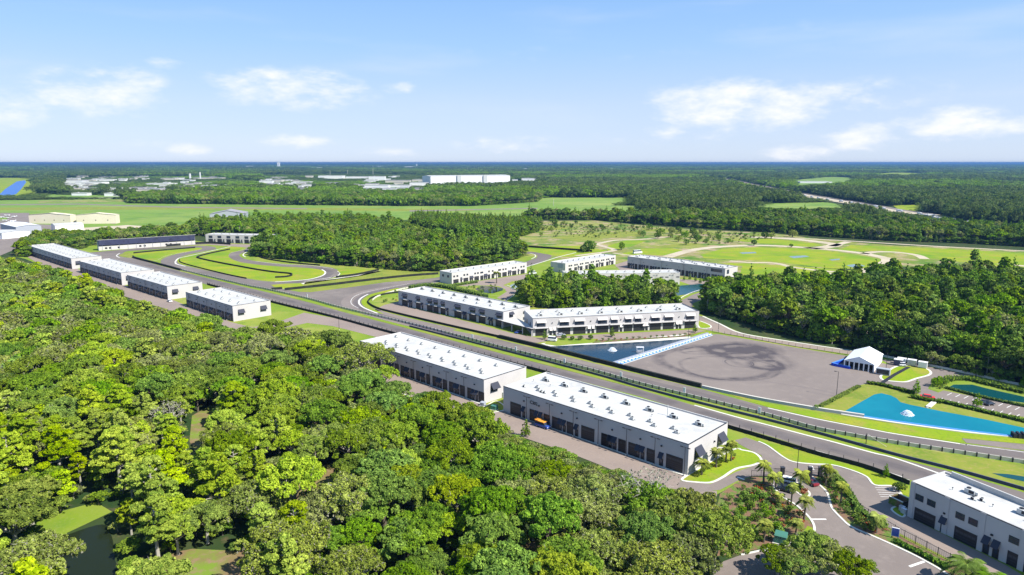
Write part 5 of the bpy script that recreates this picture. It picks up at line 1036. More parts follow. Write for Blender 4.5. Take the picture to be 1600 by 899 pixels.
ITEMS.sort(key=lambda t: -t[3]/math.hypot(t[0], t[1], CAM_H)+ (0 if -120 < PJ(t[0],t[1],8)[0] < 1700 and PJ(t[0],t[1],12*t[3])[1] < 905 else 9))
NEAR, REST = ITEMS[:288], ITEMS[288:]
LM = [(125,850,'beside the dark pond'),(310,730,'by the narrow lane'),(320,660,'by the small clearing'),(590,590,'overhanging the second garage'),(700,670,'along the second garage apron'),(900,765,'around the small blue pond'),(1050,800,'below the kerbed palm lawn'),(830,700,'facing the orange topped vehicle'),(1180,880,'by the green utility box'),(320,890,'by the brown bottom clearing'),(500,780,'round the shaded brown clearing')]
WLM = [(72,572,'the yellow tree'),(110,870,'the dark pond'),(310,730,'the narrow lane'),(325,665,'the sunny clearing'),(300,885,'the bottom clearing'),(505,785,'the shaded clearing'),(825,885,'the sandy patch'),(900,765,'the blue pond'),(565,570,'the second garage'),(700,650,'the second garage apron'),(830,700,'the orange topped vehicle'),(1000,760,'the nearest garage'),(1100,800,'the kerbed lawn'),(1190,880,'the utility box'),(330,520,'the third garage'),(230,480,'the fourth garage'),(120,440,'the fifth garage'),(30,400,'the farthest garage'),(10,500,'the left edge'),(10,640,'the left edge middle'),(10,760,'the dark pond bank'),(180,640,'the lime treetops'),(420,640,'the dark oak hollow'),(620,740,'the wood centre'),(660,880,'the bottom edge centre'),(180,540,'the pale dead limbs'),(400,560,'the grey treetops'),(960,890,'the mossy bottom oaks'),(720,800,'the central oaks')]
used = set(); PROTO = {}
for i, (x, y, k, s) in enumerate(NEAR):
    nm, words = KWORD[k]; v = i % len(KINDS[k]); cm, tm = KINDS[k][v]; sx, sy = PJ(x, y, 9*s)
    size = 'large ' if s > 1.05 else ('small ' if s < .82 else ''); near_ = min(LM, key=lambda q: math.hypot(q[0]-sx, q[1]-sy)); lab = None
    if math.hypot(near_[0]-sx, near_[1]-sy) < 30: lab = size+words[v]+' '+near_[2]
    if lab is None or lab in used: lab = size+words[v]+' '+place(sx, sy, WLM)
    for ex in ('tall ', 'slender ', 'wide ', 'ragged ', 'dense '):
        if lab not in used: break
        lab = ex+size+words[v]+' '+place(sx, sy, WLM)
    used.add(lab)
    if k not in PROTO or v not in PROTO[k]:
        r = root(nm, lab, 'tree', group='trees of the near wood'); link('trunk', tm, r); link('crown', cm, r); PROTO.setdefault(k, {})[v] = r; o = r
    else:
        p_ = PROTO[k][v]; o = p_.copy(); SC.collection.objects.link(o); o['label'] = lab
        for ch in list(p_.children): c_ = ch.copy(); SC.collection.objects.link(c_); c_.parent = o
    zs = s*nf.uniform(.9, 1.15); o.location = (x, y, .02); o.rotation_euler = (0, 0, nf.uniform(0, 6.28)); o.scale = (s, s, zs)
kk = {'oak':0,'moss':1,'lime':2,'darkoak':3,'limebroad':4,'yellow':4,'bare':1}
scatter('wood', 'far part of the near wood merging into one canopy', [(t[0], t[1]) for t in REST], 'near', [(t[3],)*3 for t in REST], [kk[t[2]] for t in REST], rg)
def wood(name, label, poly, spacing, key, picks, s0, s1, excl=()):
    p = fill(poly, spacing, rg, .38, excl); s = rg.uniform(s0, s1, len(p)); h = s*rg.uniform(.85, 1.2, len(p))
    # undergrowth at the wood's edge
    e = np.array([(x, y) for x, y, a in walk(px(poly+[poly[0]]), 4.2)])+rg.uniform(-1.5, 1.5, (len(walk(px(poly+[poly[0]]), 4.2)), 2)); se = rg.uniform(.28, .55, len(e))
    S = np.concatenate([np.stack([s, s, h], 1), np.stack([se*1.1, se*1.1, se], 1)])
    return scatter(name, label, np.concatenate([p, e]), key, S, rg.choice(picks, len(S)), rg)
W3 = [(440,386),(398,392),(394,400),(440,405.5),(500,411),(550,416),(600,420),(650,424.5),(690,424),(740,416),(806,405.5),(820,399),(808,391),(740,383),(660,378),(640,366),(600,353),(520,348),(450,349),(380,352),(300,358),(292,366),(322,370),(438,374)]
wood('wood', 'dense middle wood behind the race track loops', W3, 7.6, 'mid', [0,0,1,2,3,4,5], .75, 1.15)
wood('pine_wood', 'dark pine wood left of the far green field', [(640,353),(680,362),(720,370),(800,373),(838,363),(845,354),(780,350),(700,346),(655,344)], 6.6, 'pine', [0,1,3,2,3], .8, 1.1)
wood('wood', 'tree belt behind the black grandstand', [(28,400),(45,380),(120,373),(200,369),(290,363),(300,372),(290,375),(140,384),(128,389),(60,395),(42,402)], 8, 'mid', [0,2,4,1], .6, .95)
wood('pine_wood', 'pointed trees behind the sunlit long garage', [(824,480),(812,468),(818,456),(850,450),(900,452),(950,455),(985,458),(1000,462),(1048,468),(1055,474),(1060,480),(940,486)], 6.4, 'mid', [3,3,5,5,0,1,4], .6, 1.0)
wood('wood', 'large dark wood right of the skidpad', [(1100,488),(1150,500),(1200,515),(1262,531),(1345,547),(1400,558),(1470,574),(1540,590),(1600,604),(1800,640),(1900,480),(1600,446),(1500,443),(1430,447),(1330,453),(1260,457),(1190,463),(1140,465),(1102,474)], 8.2, 'mid', [0,1,2,2,3,5,4], .8, 1.3)
W7 = [(812,343),(830,339.5),(1000,341),(1100,338.5),(1180,338),(1290,340),(1330,346),(1400,353),(1440,357),(1600,364),(2000,372),(2000,410),(1600,386),(1500,380),(1400,377),(1300,371),(1200,363),(1100,357),(1000,350),(930,344)]
wood('wood', 'long tree belt across the middle distance', W7, 9.5, 'mid', [0,1,2,2,3,4], .8, 1.15)
wood('wood', 'tree belt beyond the airfield grass', [(196,313),(200,318),(400,320),(620,322),(740,322),(800,318.5),(838,316),(845,311),(800,309),(500,307),(320,305),(215,308)], 11, 'mid', [0,0,2,4], .9, 1.25)
# everything farther: canopy clumps growing with distance
P_ = []; S_ = []
r_ = 1180.
OPEN = [AIR, [(800,323),(820,311),(860,309),(985,309),(985,318),(940,322),(850,324)],[(1170,325),(1200,318),(1290,316),(1325,322),(1320,328),(1240,331)],[(1232,282),(1300,276),(1345,279),(1330,288),(1260,292),(1230,290)],[(1360,272),(1400,269.5),(1455,271),(1430,275),(1375,275)],[(1395,321),(1450,320),(1450,330),(1410,332)],
 [(-60,278),(40,278),(62,281),(60,304),(40,308),(-60,306)],[(60,304),(90,304),(195,306),(195,311),(60,311)],[(668,290),(672,281),(800,279),(800,287)]]
HWP = np.array(px(HW))
bl = [(G((a+b_)/2, y), max(12, (b_-a)/2/FOC*G(0,y)[1])) for a, b_, y, _, _ in FB]
while r_ < 30000:
    st = max(11, r_*.0105)
    for a in np.arange(-.72, .72, st/r_):
        aa = a+rg.uniform(-.4,.4)*st/r_; q = r_+rg.uniform(-.45,.45)*st; P_.append((q*math.sin(aa), q*math.cos(aa))); S_.append(st)
    r_ += st*.8
P_ = np.array(P_); S_ = np.array(S_); keep = np.ones(len(P_), bool)
for e in OPEN+[W7, BRUSH, [(196,313),(200,318),(740,322),(838,316),(845,310),(500,307),(215,308)]]: keep &= ~inpoly(P_[:,0], P_[:,1], px(e))
dmin = np.full(len(P_), 1e9)
for i in range(len(HWP)-1):
    a_, b2 = HWP[i], HWP[i+1]; ab = b2-a_; t = np.clip(((P_-a_)@ab)/(ab@ab), 0, 1); dmin = np.minimum(dmin, np.hypot(*(P_-(a_+t[:,None]*ab)).T))
keep &= dmin > 30+S_*.6
for (bx, by), rad in bl: keep &= ~((np.abs(P_[:,0]-bx) < rad+S_*.35) & (P_[:,1] > by-rad*.25-S_*2.2) & (P_[:,1] < by+rad*1.2))
pxy = np.array([PJ(x, y, 0) for x, y in P_]); ind = inpoly(pxy[:,0], pxy[:,1], [(85,279),(330,276),(420,287),(420,299),(200,303),(90,299)]) | inpoly(pxy[:,0], pxy[:,1], [(400,274),(560,272),(676,275),(672,292),(560,297),(400,294)])
keep &= ~(ind & (rg.random(len(P_)) < .45)); keep &= (rg.random(len(P_)) < .97)
hpx = 17*FOC/np.hypot(P_[:,0], P_[:,1]); opn = np.zeros(len(P_), bool)
for e in OPEN:
    for kq in (.3, .6, .9): opn |= inpoly(pxy[:,0], pxy[:,1]-kq*hpx, e)
opn |= inpoly(pxy[:,0], pxy[:,1], [(1170,318),(1325,318),(1340,343),(1170,341)]) | inpoly(pxy[:,0], pxy[:,1], [(800,309),(990,309),(1005,342),(810,342)])
keep &= ~inpoly(pxy[:,0], pxy[:,1], [(800,323),(1000,322),(1005,342),(810,342)]); low = np.zeros(len(P_), bool); HX = np.array(HW); o_ = np.argsort(HX[:,0]); yh = np.interp(pxy[:,0], HX[o_,0], HX[o_,1])
low |= opn; low |= (pxy[:,0] > 1095) & (pxy[:,0] < 1460) & (pxy[:,1] > yh-1) & (pxy[:,1] < yh+hpx*1.15)
for x0, x1, y, h, wht in FB+[(670,800,288,9,1),(0,40,303,9,1)]: low |= (pxy[:,0] > x0-3) & (pxy[:,0] < x1+3) & (pxy[:,1] > y-.3) & (pxy[:,1] < y+hpx)
P_ = P_[keep]; S_ = S_[keep]; hh = (12*rg.uniform(.8, 1.35, len(P_))+S_*.035)*np.where(low[keep], .22, np.where(ind[keep], .38, 1))
lf = np.sin(P_[:,0]*.0031+P_[:,1]*.0017)+np.sin(P_[:,1]*.0044-P_[:,0]*.002)
pk = np.where(lf+rg.normal(size=len(P_))*.5 > .6, 2, rg.choice([0,1,3], len(P_)))
scatter('distant_woods', 'dark green woods stretching to the horizon', P_, 'far', np.stack([S_*1.0, S_*1.0, hh*1.35], 1), pk, rg)
print('trees', len(NEAR), len(REST), 'far', len(P_))
TH = walk(px([(600,612),(650,640),(700,660),(829,700),(884,720),(930,736),(1000,763),(1050,782),(1080,812)]), 2.6); tp = np.array([(x, y) for x, y, a in TH]*4)+rg.uniform(-4.5, 2.5, (len(TH)*4, 2))-np.array([1.5,2.5]); ts = rg.uniform(.2, .42, len(tp))
scatter('thicket', 'low green thicket between the near wood and the paved apron', tp, 'near', np.stack([ts, ts, ts*.85], 1), rg.choice([0,3,3,1], len(tp)), rg)
UG = fill(W1, 6.2, rg, .45, CLR); su = rg.uniform(.22, .42, len(UG)); scatter('undergrowth', 'low undergrowth beneath the near wood', UG, 'near', np.stack([su, su, su*.9], 1), rg.choice([0,1,3], len(UG)), rg)
# ------------------------------------------------------------------ scattered bushes and small trees
def bushproto(seed, R0, H, leaf, dens=26, size=.22):
    rr = random.Random(seed); g = np.random.default_rng(seed); lo = [(rr.uniform(-.45,.45)*R0, rr.uniform(-.45,.45)*R0, H*rr.uniform(.4,.68), R0*rr.uniform(.35,.6), H*rr.uniform(.25,.36), rr.random()) for _ in range(7)]
    P, Nn, S, T_ = lobes_fill(lo, dens, size, g, -.7); tb = MB(); tb.tube([(0,0,0),(0,0,H*.5)], [R0*.12, R0*.05], 'bark', 6)
    return leafmesh('crown', P, Nn, S, T_, g, leaf), tb.mesh('trunk')
BP = {'tree': bushproto(1, 3.2, 6, 'L_mid', 22, .28), 'dark': bushproto(2, 3.6, 5.5, 'L_dark', 22, .28), 'shrub': bushproto(3, .9, 1.3, 'L_shrub', 60, .14), 'red': bushproto(4, .7, .9, 'L_red', 60, .13), 'grey': bushproto(5, 3.4, 5.5, 'L_moss', 20, .26), 'dshrub': bushproto(6, .8, 1.5, 'L_dark', 60, .14)}
cmc, cmt = (lambda d: (leafmesh('crown', *d[0][:5], d[0][5]), d[1].mesh('trunk')))(conic(300, 1.6, 5.2, 'L_mid', 30, .2))
BP['cone'] = (cmc, cmt)
def plant(kind, x, y, s, name, label, cat, group=None, world=None):
    g = world or G(x, y); r = root(name, label, cat, (*g, .1), rn.uniform(0, 6.28), group); r.scale = (s, s, s*rn.uniform(.9, 1.15))
    link('trunk', BP[kind][1], r); link('crown', BP[kind][0], r); return r
plant('dark', 920, 394, 2.0, 'field_tree', 'large dark tree alone at the end of the far black fence', 'field tree')
plant('dark', 912, 394.5, 1.4, 'field_tree', 'dark tree leaning against the large one by the far fence', 'field tree')
MID = [(866,352,'dark',1.6),(868,357,'dark',1.1),(848,360,'grey',1.3),(893,357,'dark',.9),(900,350,'dark',.8),(924,358,'dark',.9),(940,357,'dark',1.0),(953,347,'tree',.8),(970,350,'dark',1.0),(1006,352,'dark',.9),(1014,360,'tree',1.6),(1030,369,'tree',1.8),(1005,371,'tree',1.4),(1028,373,'dark',1.2),(995,358,'dark',.8),(1050,366,'grey',1.4),(1070,374,'tree',1.5),(1086,372,'tree',1.7),(1090,378,'dark',1.4),(1072,383,'tree',1.3),(971,391,'tree',1.3),(1060,362,'dark',1.3),(1138,380,'tree',1.0),(1178,384,'dark',1.1),(1195,373,'dark',1.4),(1205,373,'grey',1.4),(1238,371,'grey',1.7),(1236,386.5,'dark',.7),(880,352,'grey',1.1),(845,370,'tree',.8),(1000,368,'grey',1.1),(1096,366,'grey',1.2),(1060,378,'grey',1.2),(1110,372,'grey',1.2),(1005,357,'dark',.7),(1122,376,'tree',1.2),(1048,372,'grey',1.0),(860,347,'dark',1.0),(1082,364,'dark',1.3),(1105,379,'tree',.9)]
for i, (x, y, k, s) in enumerate(MID): plant(k, x, y, s, 'bush', '%s%s bush %s' % ('small ' if s < .9 else ('big ' if s > 1.35 else ''), {'dark':'dark green','tree':'bright green','grey':'grey green'}[k], place(x, y, [(920,394,'the lone dark tree'),(877,371,'the pink soil patch'),(950,350,'the tree belt centre'),(1020,371,'the brush thicket'),(1085,378,'the brown scrub'),(1100,388,'the start of the dirt loop'),(1192,371,'the upper dirt bend'),(1236,384,'the dirt track middle'),(860,345,'the near end of the belt'),(1055,365,'the middle scrub'),(1000,355,'the edge of the belt')])), 'bush', 'bushes scattered over the rough field')
SM = [(1069,439,.7),(1078,438,.8),(1086.5,440,.8),(1094,444,.8),(1107,448,.5),(1120,445.5,.8),(1047,444.5,.8),(1037,445.5,.7),(1024,444,.9),(1057,444.5,.8),(1133,441,.6),(1140,440,.6),(1148,438.5,.6),(1155,438,.6),(1159,437.5,.6),(1140,452,.9)]
for i, (x, y, s) in enumerate(SM): plant('cone' if i < 10 else 'dshrub', x, y, s*(1 if i < 10 else 1.5), 'young_tree' if i < 10 else 'shrub', ('young cone shaped tree' if i < 10 else 'small round shrub')+(' on the pond bank' if i < 6 else ' by the rear garages')+', '+['right end','second from right','middle','left of the pickup','by the pickup','nearest the road bend','far right of the plain wall','second on the plain wall','third on the plain wall','fourth on the plain wall','first in the row','second in the row','third in the row','fourth in the row','last in the row','beside the road'][i], 'young tree' if i < 10 else 'shrub', 'small plants by the rear garages')
for i, (x, y, s) in enumerate([(956,527,.9),(851,531,.8),(1086,520,.9),(881,531,1.0),(894,532,.9),(907,532,.9),(923,531,1.0)]): plant('cone' if i < 3 else 'dark', x, y, s if i < 3 else s*.45, 'young_tree', ['slim young tree in the bed above the lake fountain','slim young tree left of the white cart','slim young tree at the right end of the lake bed','dark bush right of the white cart','second dark bush right of the white cart','third dark bush right of the white cart','dark feathery bush at the end of the lake corner'][i], 'young tree')
row = walk(px([(932,533.5),(1000,530),(1060,526.3),(1080,524)]), 3.1)
for i, (x, y, a) in enumerate(row): plant('dshrub' if i % 4 else 'red', 0, 0, .9, 'shrub', 'small dark shrub in the mulched row above the lake', 'shrub', 'row of shrubs above the lake', (x, y))
for i, (x, y, s) in enumerate([(1432,617,1.1),(1526,636,1.1),(1464,605,.7),(1383,746+0,.7),(1275,641,.35)]): plant('cone' if i in (0,1,3) else 'tree', x, y, s*.95, 'young_tree', ['slim dark young tree at the hedge corner left of the red car','slim dark young tree in the lower car park row','small bright tree at the corner of the teal pond','thin young tree on the verge by the fence','tiny shrub where skidpad meets the pond bank'][i], 'young tree')
plant('cone', 822, 683, 1.05, 'young_tree', 'small cone shaped tree on the apron edge facing the orange topped vehicle', 'young tree')
plant('dark', 1404, 768, .5, 'shrub', 'dark bush at the top corner of the small parking bays', 'shrub')
SCR = fill([(800,350),(850,349),(1000,353),(1100,361),(1180,366),(1200,372),(1150,381),(1080,386),(1040,384),(1000,372),(930,372),(880,371),(820,368)], 9, rg, .5); SCR = SCR[[math.sin(x*.03)+math.sin(y*.021+x*.013)+math.sin(x*.05-y*.02) > -.1+rg.normal()*.7 for x, y in SCR]]; ss = rg.uniform(.05, .24, len(SCR))*rg.uniform(.5,1.3,len(SCR)); scatter('scrub', 'low scrub dotted over the rough field', SCR, 'mid', np.stack([ss*1.5, ss*1.5, ss], 1), rg.choice([0,2,4,4], len(SCR)), rg)
# garden beds
rq = random.Random(21)
def bed(poly, n, kinds, lab, grp):
    w_ = px(poly); xs = [p[0] for p in w_]; ys = [p[1] for p in w_]; k = 0
    while k < n:
        x, y = rq.uniform(min(xs), max(xs)), rq.uniform(min(ys), max(ys))
        if inpoly(np.array([x]), np.array([y]), w_)[0]: q = rq.choice(kinds); plant(q, 0, 0, rq.uniform(.6,1.1)*(1 if q != 'tree' else .4), 'shrub', {'shrub':'green yellow ','red':'red leaved ','dshrub':'dark green ','tree':'bushy green '}[q]+lab, 'shrub', grp, (x, y)); k += 1
bed([(1182,758),(1206,768),(1240,792),(1262,812),(1266,826),(1240,840),(1215,836),(1200,800),(1170,770)], 70, ['shrub','red','red','shrub','dshrub'], 'shrub in the mulched garden left of the main drive', 'shrubs in the garden left of the drive')
bed([(1130,790),(1160,765),(1185,775),(1210,800),(1225,835),(1190,850),(1140,860),(1125,830)], 70, ['tree','dshrub','tree','shrub'], 'bush in the dense planting below the gate fence', 'bushes below the gate fence')
bed([(1276,748),(1300,748),(1318,775),(1345,806),(1385,830),(1370,838),(1332,820),(1306,794),(1298,772)], 70, ['shrub','red','shrub','dshrub'], 'shrub in the median bed right of the main drive', 'shrubs in the median bed')
bed([(1242,763),(1254,763),(1264,770),(1258,774),(1248,770)], 8, ['shrub','red'], 'shrub in the small median by the gate', 'shrubs in the small median')
bed([(1075,748),(1100,735),(1130,722),(1150,712),(1150,718),(1120,733),(1090,746)], 16, ['red','shrub','dshrub'], 'shrub at the foot of the palms on the kerbed lawn', 'shrubs on the kerbed lawn')
bed([(1455,603),(1470,597),(1480,600),(1470,609)], 8, ['tree','shrub'], 'shrub at the left corner of the teal pond', 'shrubs by the teal pond')
bed([(625,470),(600,474),(592,466),(620,457),(645,452)], 12, ['tree','red','shrub'], 'shrub in the bend before the shaded long garage', 'shrubs in the track bend')
bed([(716,453),(745,446.5),(775,447.5),(788,454),(772,461),(745,460)], 18, ['tree','dshrub'], 'bush round the small black pond', 'bushes round the small black pond')
# palms
def palmmesh(seed, H, R0, nf_=26, u0=-.35, tb=.35, wl=.26):
    rr = random.Random(seed); b = MB(); b.tube([(0,0,0),(.1,0,H*.5),(0,.05,H)], [.28,.2,.2], 'bark', 8); tr = b.mesh('trunk')
    V = []; F = []; T_ = []
    for i in range(nf_):
        a = i*2.4; up = rr.uniform(u0, .95); Lf = R0*rr.uniform(.8,1.05); d = Vector((math.cos(a), math.sin(a), 0)); prev = Vector((0,0,H)); pts = [prev.copy()]
        for s in range(1, 7):
            t = s/6; pts.append(Vector((0,0,H))+d*Lf*(t*(1-.25*max(up,0)))+Vector((0,0,up*Lf*t*.9-Lf*.75*t*t)))
        side = d.cross(Vector((0,0,1)))
        for s in range(6):
            for sg in (-1, 1):
                for e in range(3):
                    p = pts[s].lerp(pts[s+1], (e+.5)/3); w_ = R0*wl*math.sin(math.pi*min(.95, (s+e/3+.6)/7)); q = p+side*sg*w_+d*w_*.35-Vector((0,0,w_*.45)); tk = d*.09
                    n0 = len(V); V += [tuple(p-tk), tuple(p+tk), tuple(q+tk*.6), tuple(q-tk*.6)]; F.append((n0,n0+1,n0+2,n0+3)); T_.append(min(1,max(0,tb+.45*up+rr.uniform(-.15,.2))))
    me = bpy.data.meshes.new('crown'); me.from_pydata(V, [], F); me.materials.append(M['L_mid' if tb < .2 else 'L_palm']); me.materials.append(M['L_yellow'])
    at = me.attributes.new('tint','FLOAT','FACE'); at.data.foreach_set('value', T_); 
    return tr, me
PM = [palmmesh(1, 5.2, 2.3, 30), palmmesh(2, 4.2, 2.5, 32), palmmesh(3, 6.0, 2.2, 30)]
BIG = palmmesh(8, 5.2, 4.9, 60, -.15, .05, .15)
def palm(x, y, v, s, label, big=False):
    g = G(x, y); r = root('palm_tree', label, 'palm', (*g, .1), rn.uniform(0,6)); r.scale = (s,)*3; t_, c_ = BIG if big else PM[v]; link('trunk', t_, r); link('crown', c_, r)
    if big:
        q = MB(); 
        for i in range(30): a = rn.uniform(0,6.28); z = rn.uniform(-.9,-.1); q.box(math.cos(a)*.6-.16, math.cos(a)*.6+.16, math.sin(a)*.6-.16, math.sin(a)*.6+.16, 5.5+z-.2, 5.5+z+.15, 'gold')
        q.build('fruit_clusters', r)
for a in [(1096,743,1,1.0,'short palm nearest the corner of the nearest garage'),(1119,731,0,1.0,'middle palm on the kerbed lawn beside the nearest garage'),(1142,721,2,.95,'tall palm at the far end of the kerbed lawn'),(1134,722,1,1.05,'palm just behind the tallest one on the kerbed lawn'),
          (1193,756,0,1.1,'palm at the left end of the gate fence'),(1212,762,1,.9,'yellowish palm left of the dark car at the gate'),(1206,766,0,.75,'lower palm leaning by the gate fence'),(1236,790,2,.9,'slim palm standing alone left of the drive below the dark car'),(1256,813,0,1.05,'palm beside the white stop line of the drive'),
          (1251,764,1,1.1,'bushy palm in the small median by the gate'),(1290,760,2,.95,'tall palm right of the gate at the median tip'),(1296,757,1,1.0,'second palm right of the gate, close to the hedge'),(1314,788,0,1.0,'palm in the median beside the dark hedge'),(1369,833,1,1.0,'palm by the blue sign board at the picket fence'),
          (1193,848,0,.95,'bright palm left of the green utility box'),(1243,836,1,.8,'low yellow palm right of the green utility box'),(1217,790,1,.7,'small palm among red shrubs left of the drive'),(844,478,0,1.0,'palm at the left end of the pointed trees'),(776,443,0,1.5,'tall palm before the white garage by the black pond')]: palm(*a)
palm(1506, 919, 0, 1.0, 'large date palm with orange fruit at the bottom edge', True); palm(1546, 942, 0, .95, 'smaller date palm cut by the bottom edge', True)
# ------------------------------------------------------------------ vehicles
def carmesh(L_, W_, H, paint, kind):
    hw = W_/2; b = MB(); zb = .32; zm = H*.58
    def slab(x0, x1, z0, z1, ins0, ins1, m, x0t=None, x1t=None):
        x0t = x0 if x0t is None else x0t; x1t = x1 if x1t is None else x1t
        b.hexa([(x0,-hw+ins0,z0),(x1,-hw+ins0,z0),(x1,hw-ins0,z0),(x0,hw-ins0,z0),(x0t,-hw+ins1,z1),(x1t,-hw+ins1,z1),(x1t,hw-ins1,z1),(x0t,hw-ins1,z1)], m)
    slab(-L_/2, L_/2, zb, zm*.8, .04, 0, paint); slab(-L_/2, L_/2, zm*.8, zm, 0, .08, paint, -L_/2+.08, L_/2-.12)
    if kind == 'pickup': cx0, cx1 = -.2, L_*.28
    elif kind == 'van': cx0, cx1 = -L_/2+.05, L_*.36
    elif kind == 'suv': cx0, cx1 = -L_/2+.1, L_*.22
    else: cx0, cx1 = -L_*.36, L_*.2
    body = b.mesh('body'); b = MB()
    slab(cx0, cx1+.45, zm, H-.1, .1, .26, 'glass', cx0+(.12 if kind != 'car' else .5), cx1-.1)
    glass = b.mesh('cabin_glass'); b = MB(); slab(cx0+(.1 if kind != 'car' else .48), cx1-.05, H-.1, H, .25, .3, paint); roof = b.mesh('roof')
    b = MB(); b.tube([(0,-.12,0),(0,.12,0)], .34, 'tyre', 14); wh = b.mesh('wheel'); b = MB(); b.tube([(0,-.13,0),(0,.13,0)], .19, 'silver', 8); wh = (wh, b.mesh('rim'))
    b = MB(); b.box(L_/2-.02, L_/2+.02, -.2, .2, -.08, .08, 'white'); hl = b.mesh('headlight')
    return body, glass, roof, wh, hl, L_, W_
def car(x, y, rz, paint, kind, label, L_=4.7, W_=1.9, H=1.5, group=None, z=.09):
    k = ('car', paint, kind, L_, H)
    body, glass, roof, wh, hl, L_, W_ = cached(k, lambda: carmesh(L_, W_, H, paint, kind)); g = G(x, y)
    r = root('parked_car', label, 'car', (*g, z), rz, group); link('body', body, r); link('cabin_glass', glass, r); link('roof', roof, r)
    for sx in (-1,1):
        for sy in (-1,1): o = link('wheel', wh[0], r); link('rim', wh[1], o); o.location = (sx*L_*.31, sy*(W_/2-.1), .34)
    for sy in (-1,1): o = link('headlight', hl, r); o.location = (0, sy*(W_/2-.35), .72)
    return r
AB = C_.a
r = car(848, 668, AB, 'bluecar', 'suv', 'dark blue vehicle with an orange load on its roof by the nearest garage', 5.3, 2.0, 1.9)
b = MB(); b.box(-2.5, 1.2, -1.0, 1.0, 1.92, 2.15, 'gold'); b.box(-2.7, -1.2, -1.05, 1.05, 2.15, 2.3, 'gold'); b.build('roof_load', r)
car(1449, 623, -.5, 'red', 'car', 'red car in the first bay of the lower car park row')
car(1540, 632, -.1, 'black', 'car', 'black car shape for a dark thing and its shadow across the car park bays')  # dark thing and its shadow, both given body by two overlapping black cars
car(1545.5, 633.4, .3, 'black', 'car', 'second black car shape for the same dark thing and shadow', 3.6, 1.8, 1.3)
car(1228, 768, 2.5, 'black', 'car', 'black car leaving by the entrance gate', 4.6)
car(1229, 753.5, 2.6, 'white', 'suv', 'white car in the shade behind the gate')
car(1267, 756.5, 1.9, 'darkred', 'car', 'dark red car half under the gate frame', 4.2)
car(810, 520.5, 1.0, 'bluecar', 'car', 'blue sports car parked under the flat canopy', 4.5, 1.9, 1.25)
car(876, 525.5, B2.a, 'silver', 'car', 'pale blue grey car before the sunlit long garage')
car(1110, 439, E3.a, 'white', 'pickup', 'white pickup in front of the rear garage', 5.6, 2.0, 1.8)
car(832, 429, .2, 'white', 'van', 'white van at the right end of the white garage', 6, 2.2, 2.6)
car(265, 472, AB, 'white', 'car', 'white car at the corner of the third garage')
car(996, 396.5, .4, 'white', 'van', 'white van on the turf behind the rear garage', 9, 2.6, 3.4)
car(863, 533.5, -.35, 'white', 'van', 'small white cart on the grass left of the lake', 4.2, 2.2, 2.4)
car(1410, 573, -.2, 'white', 'van', 'small white cart beside the tent', 2.4, 1.3, 1.8)
for i, (x, y, p_) in enumerate([(1199,434,'bluecar'),(1204,436,'bluecar'),(1209,435.5,'white'),(1214,437,'silver'),(1225,430,'white'),(1231,429,'silver'),(1237,430,'white'),(1226,434,'silver'),(1233,433,'black')]):
    car(x, y, .4+.1*i, p_, 'car', '%s car in the cluster at the edge of the dark wood, %s' % ({'bluecar':'blue','white':'white','silver':'silver','black':'black'}[p_], ['leftmost','second from left','third from left','fourth from left','by the sand pile','behind the others','at its right end','in the front row','darkest of them'][i]), 4.8, 1.9, 1.7)
HV = walk(px([(x-2, y+1.2) for x, y in HW]), 62, 900)
for i, (x, y, a) in enumerate(HV[:34]):
    L_ = rn.choice((9, 14, 18)); r = root('truck', 'tiny pale vehicle on the far highway', 'vehicle', (x+rn.uniform(-6,6), y, 1.02), a, 'vehicles on the far highway'); b = MB(); b.box(-L_/2, L_/2, -1.4, 1.4, .9, 3.8, 'white'); b.box(L_/2+.2, L_/2+2.4, -1.3, 1.3, .7, 3.0, 'silver')
    for q in (-L_/2+1, L_/2+1): b.tube([(q,-1.3,.5),(q,1.3,.5)], .5, 'tyre', 8)
    b.build('body', r)
def plane_(x, y, rz, label):
    g = G(x, y); r = root('parked_aircraft', label, 'aircraft', (*g, .12), rz, 'light aircraft by the hangars'); b = MB(); b.tube([(-4,0,1.6),(-1,0,1.4),(2.4,0,1.3),(3.6,0,1.3)], [.2,.6,.7,.3], 'white', 10); b.build('fuselage', r)
    b = MB(); b.box(.2, 1.6, -5.2, 5.2, 1.7, 1.85, 'white'); b.build('wing', r); b = MB(); b.box(-4.2, -3.4, -1.6, 1.6, 1.7, 1.8, 'white'); b.box(-4.2, -3.5, -.06, .06, 1.7, 3, 'white'); b.build('tail', r); b = MB()
    for p in ((2.4,0),(.4,1),(.4,-1)): b.tube([(p[0],p[1],0),(p[0],p[1],1.3)], .12, 'tyre', 6)
    b.build('landing_gear', r)
for i, (x, y) in enumerate([(3,341),(12,342),(8,346),(16,349),(3,352),(22,340),(12,338),(20,347)]): plane_(x, y, rn.uniform(0,6), 'white light aircraft in the cluster left of the cream hangars')
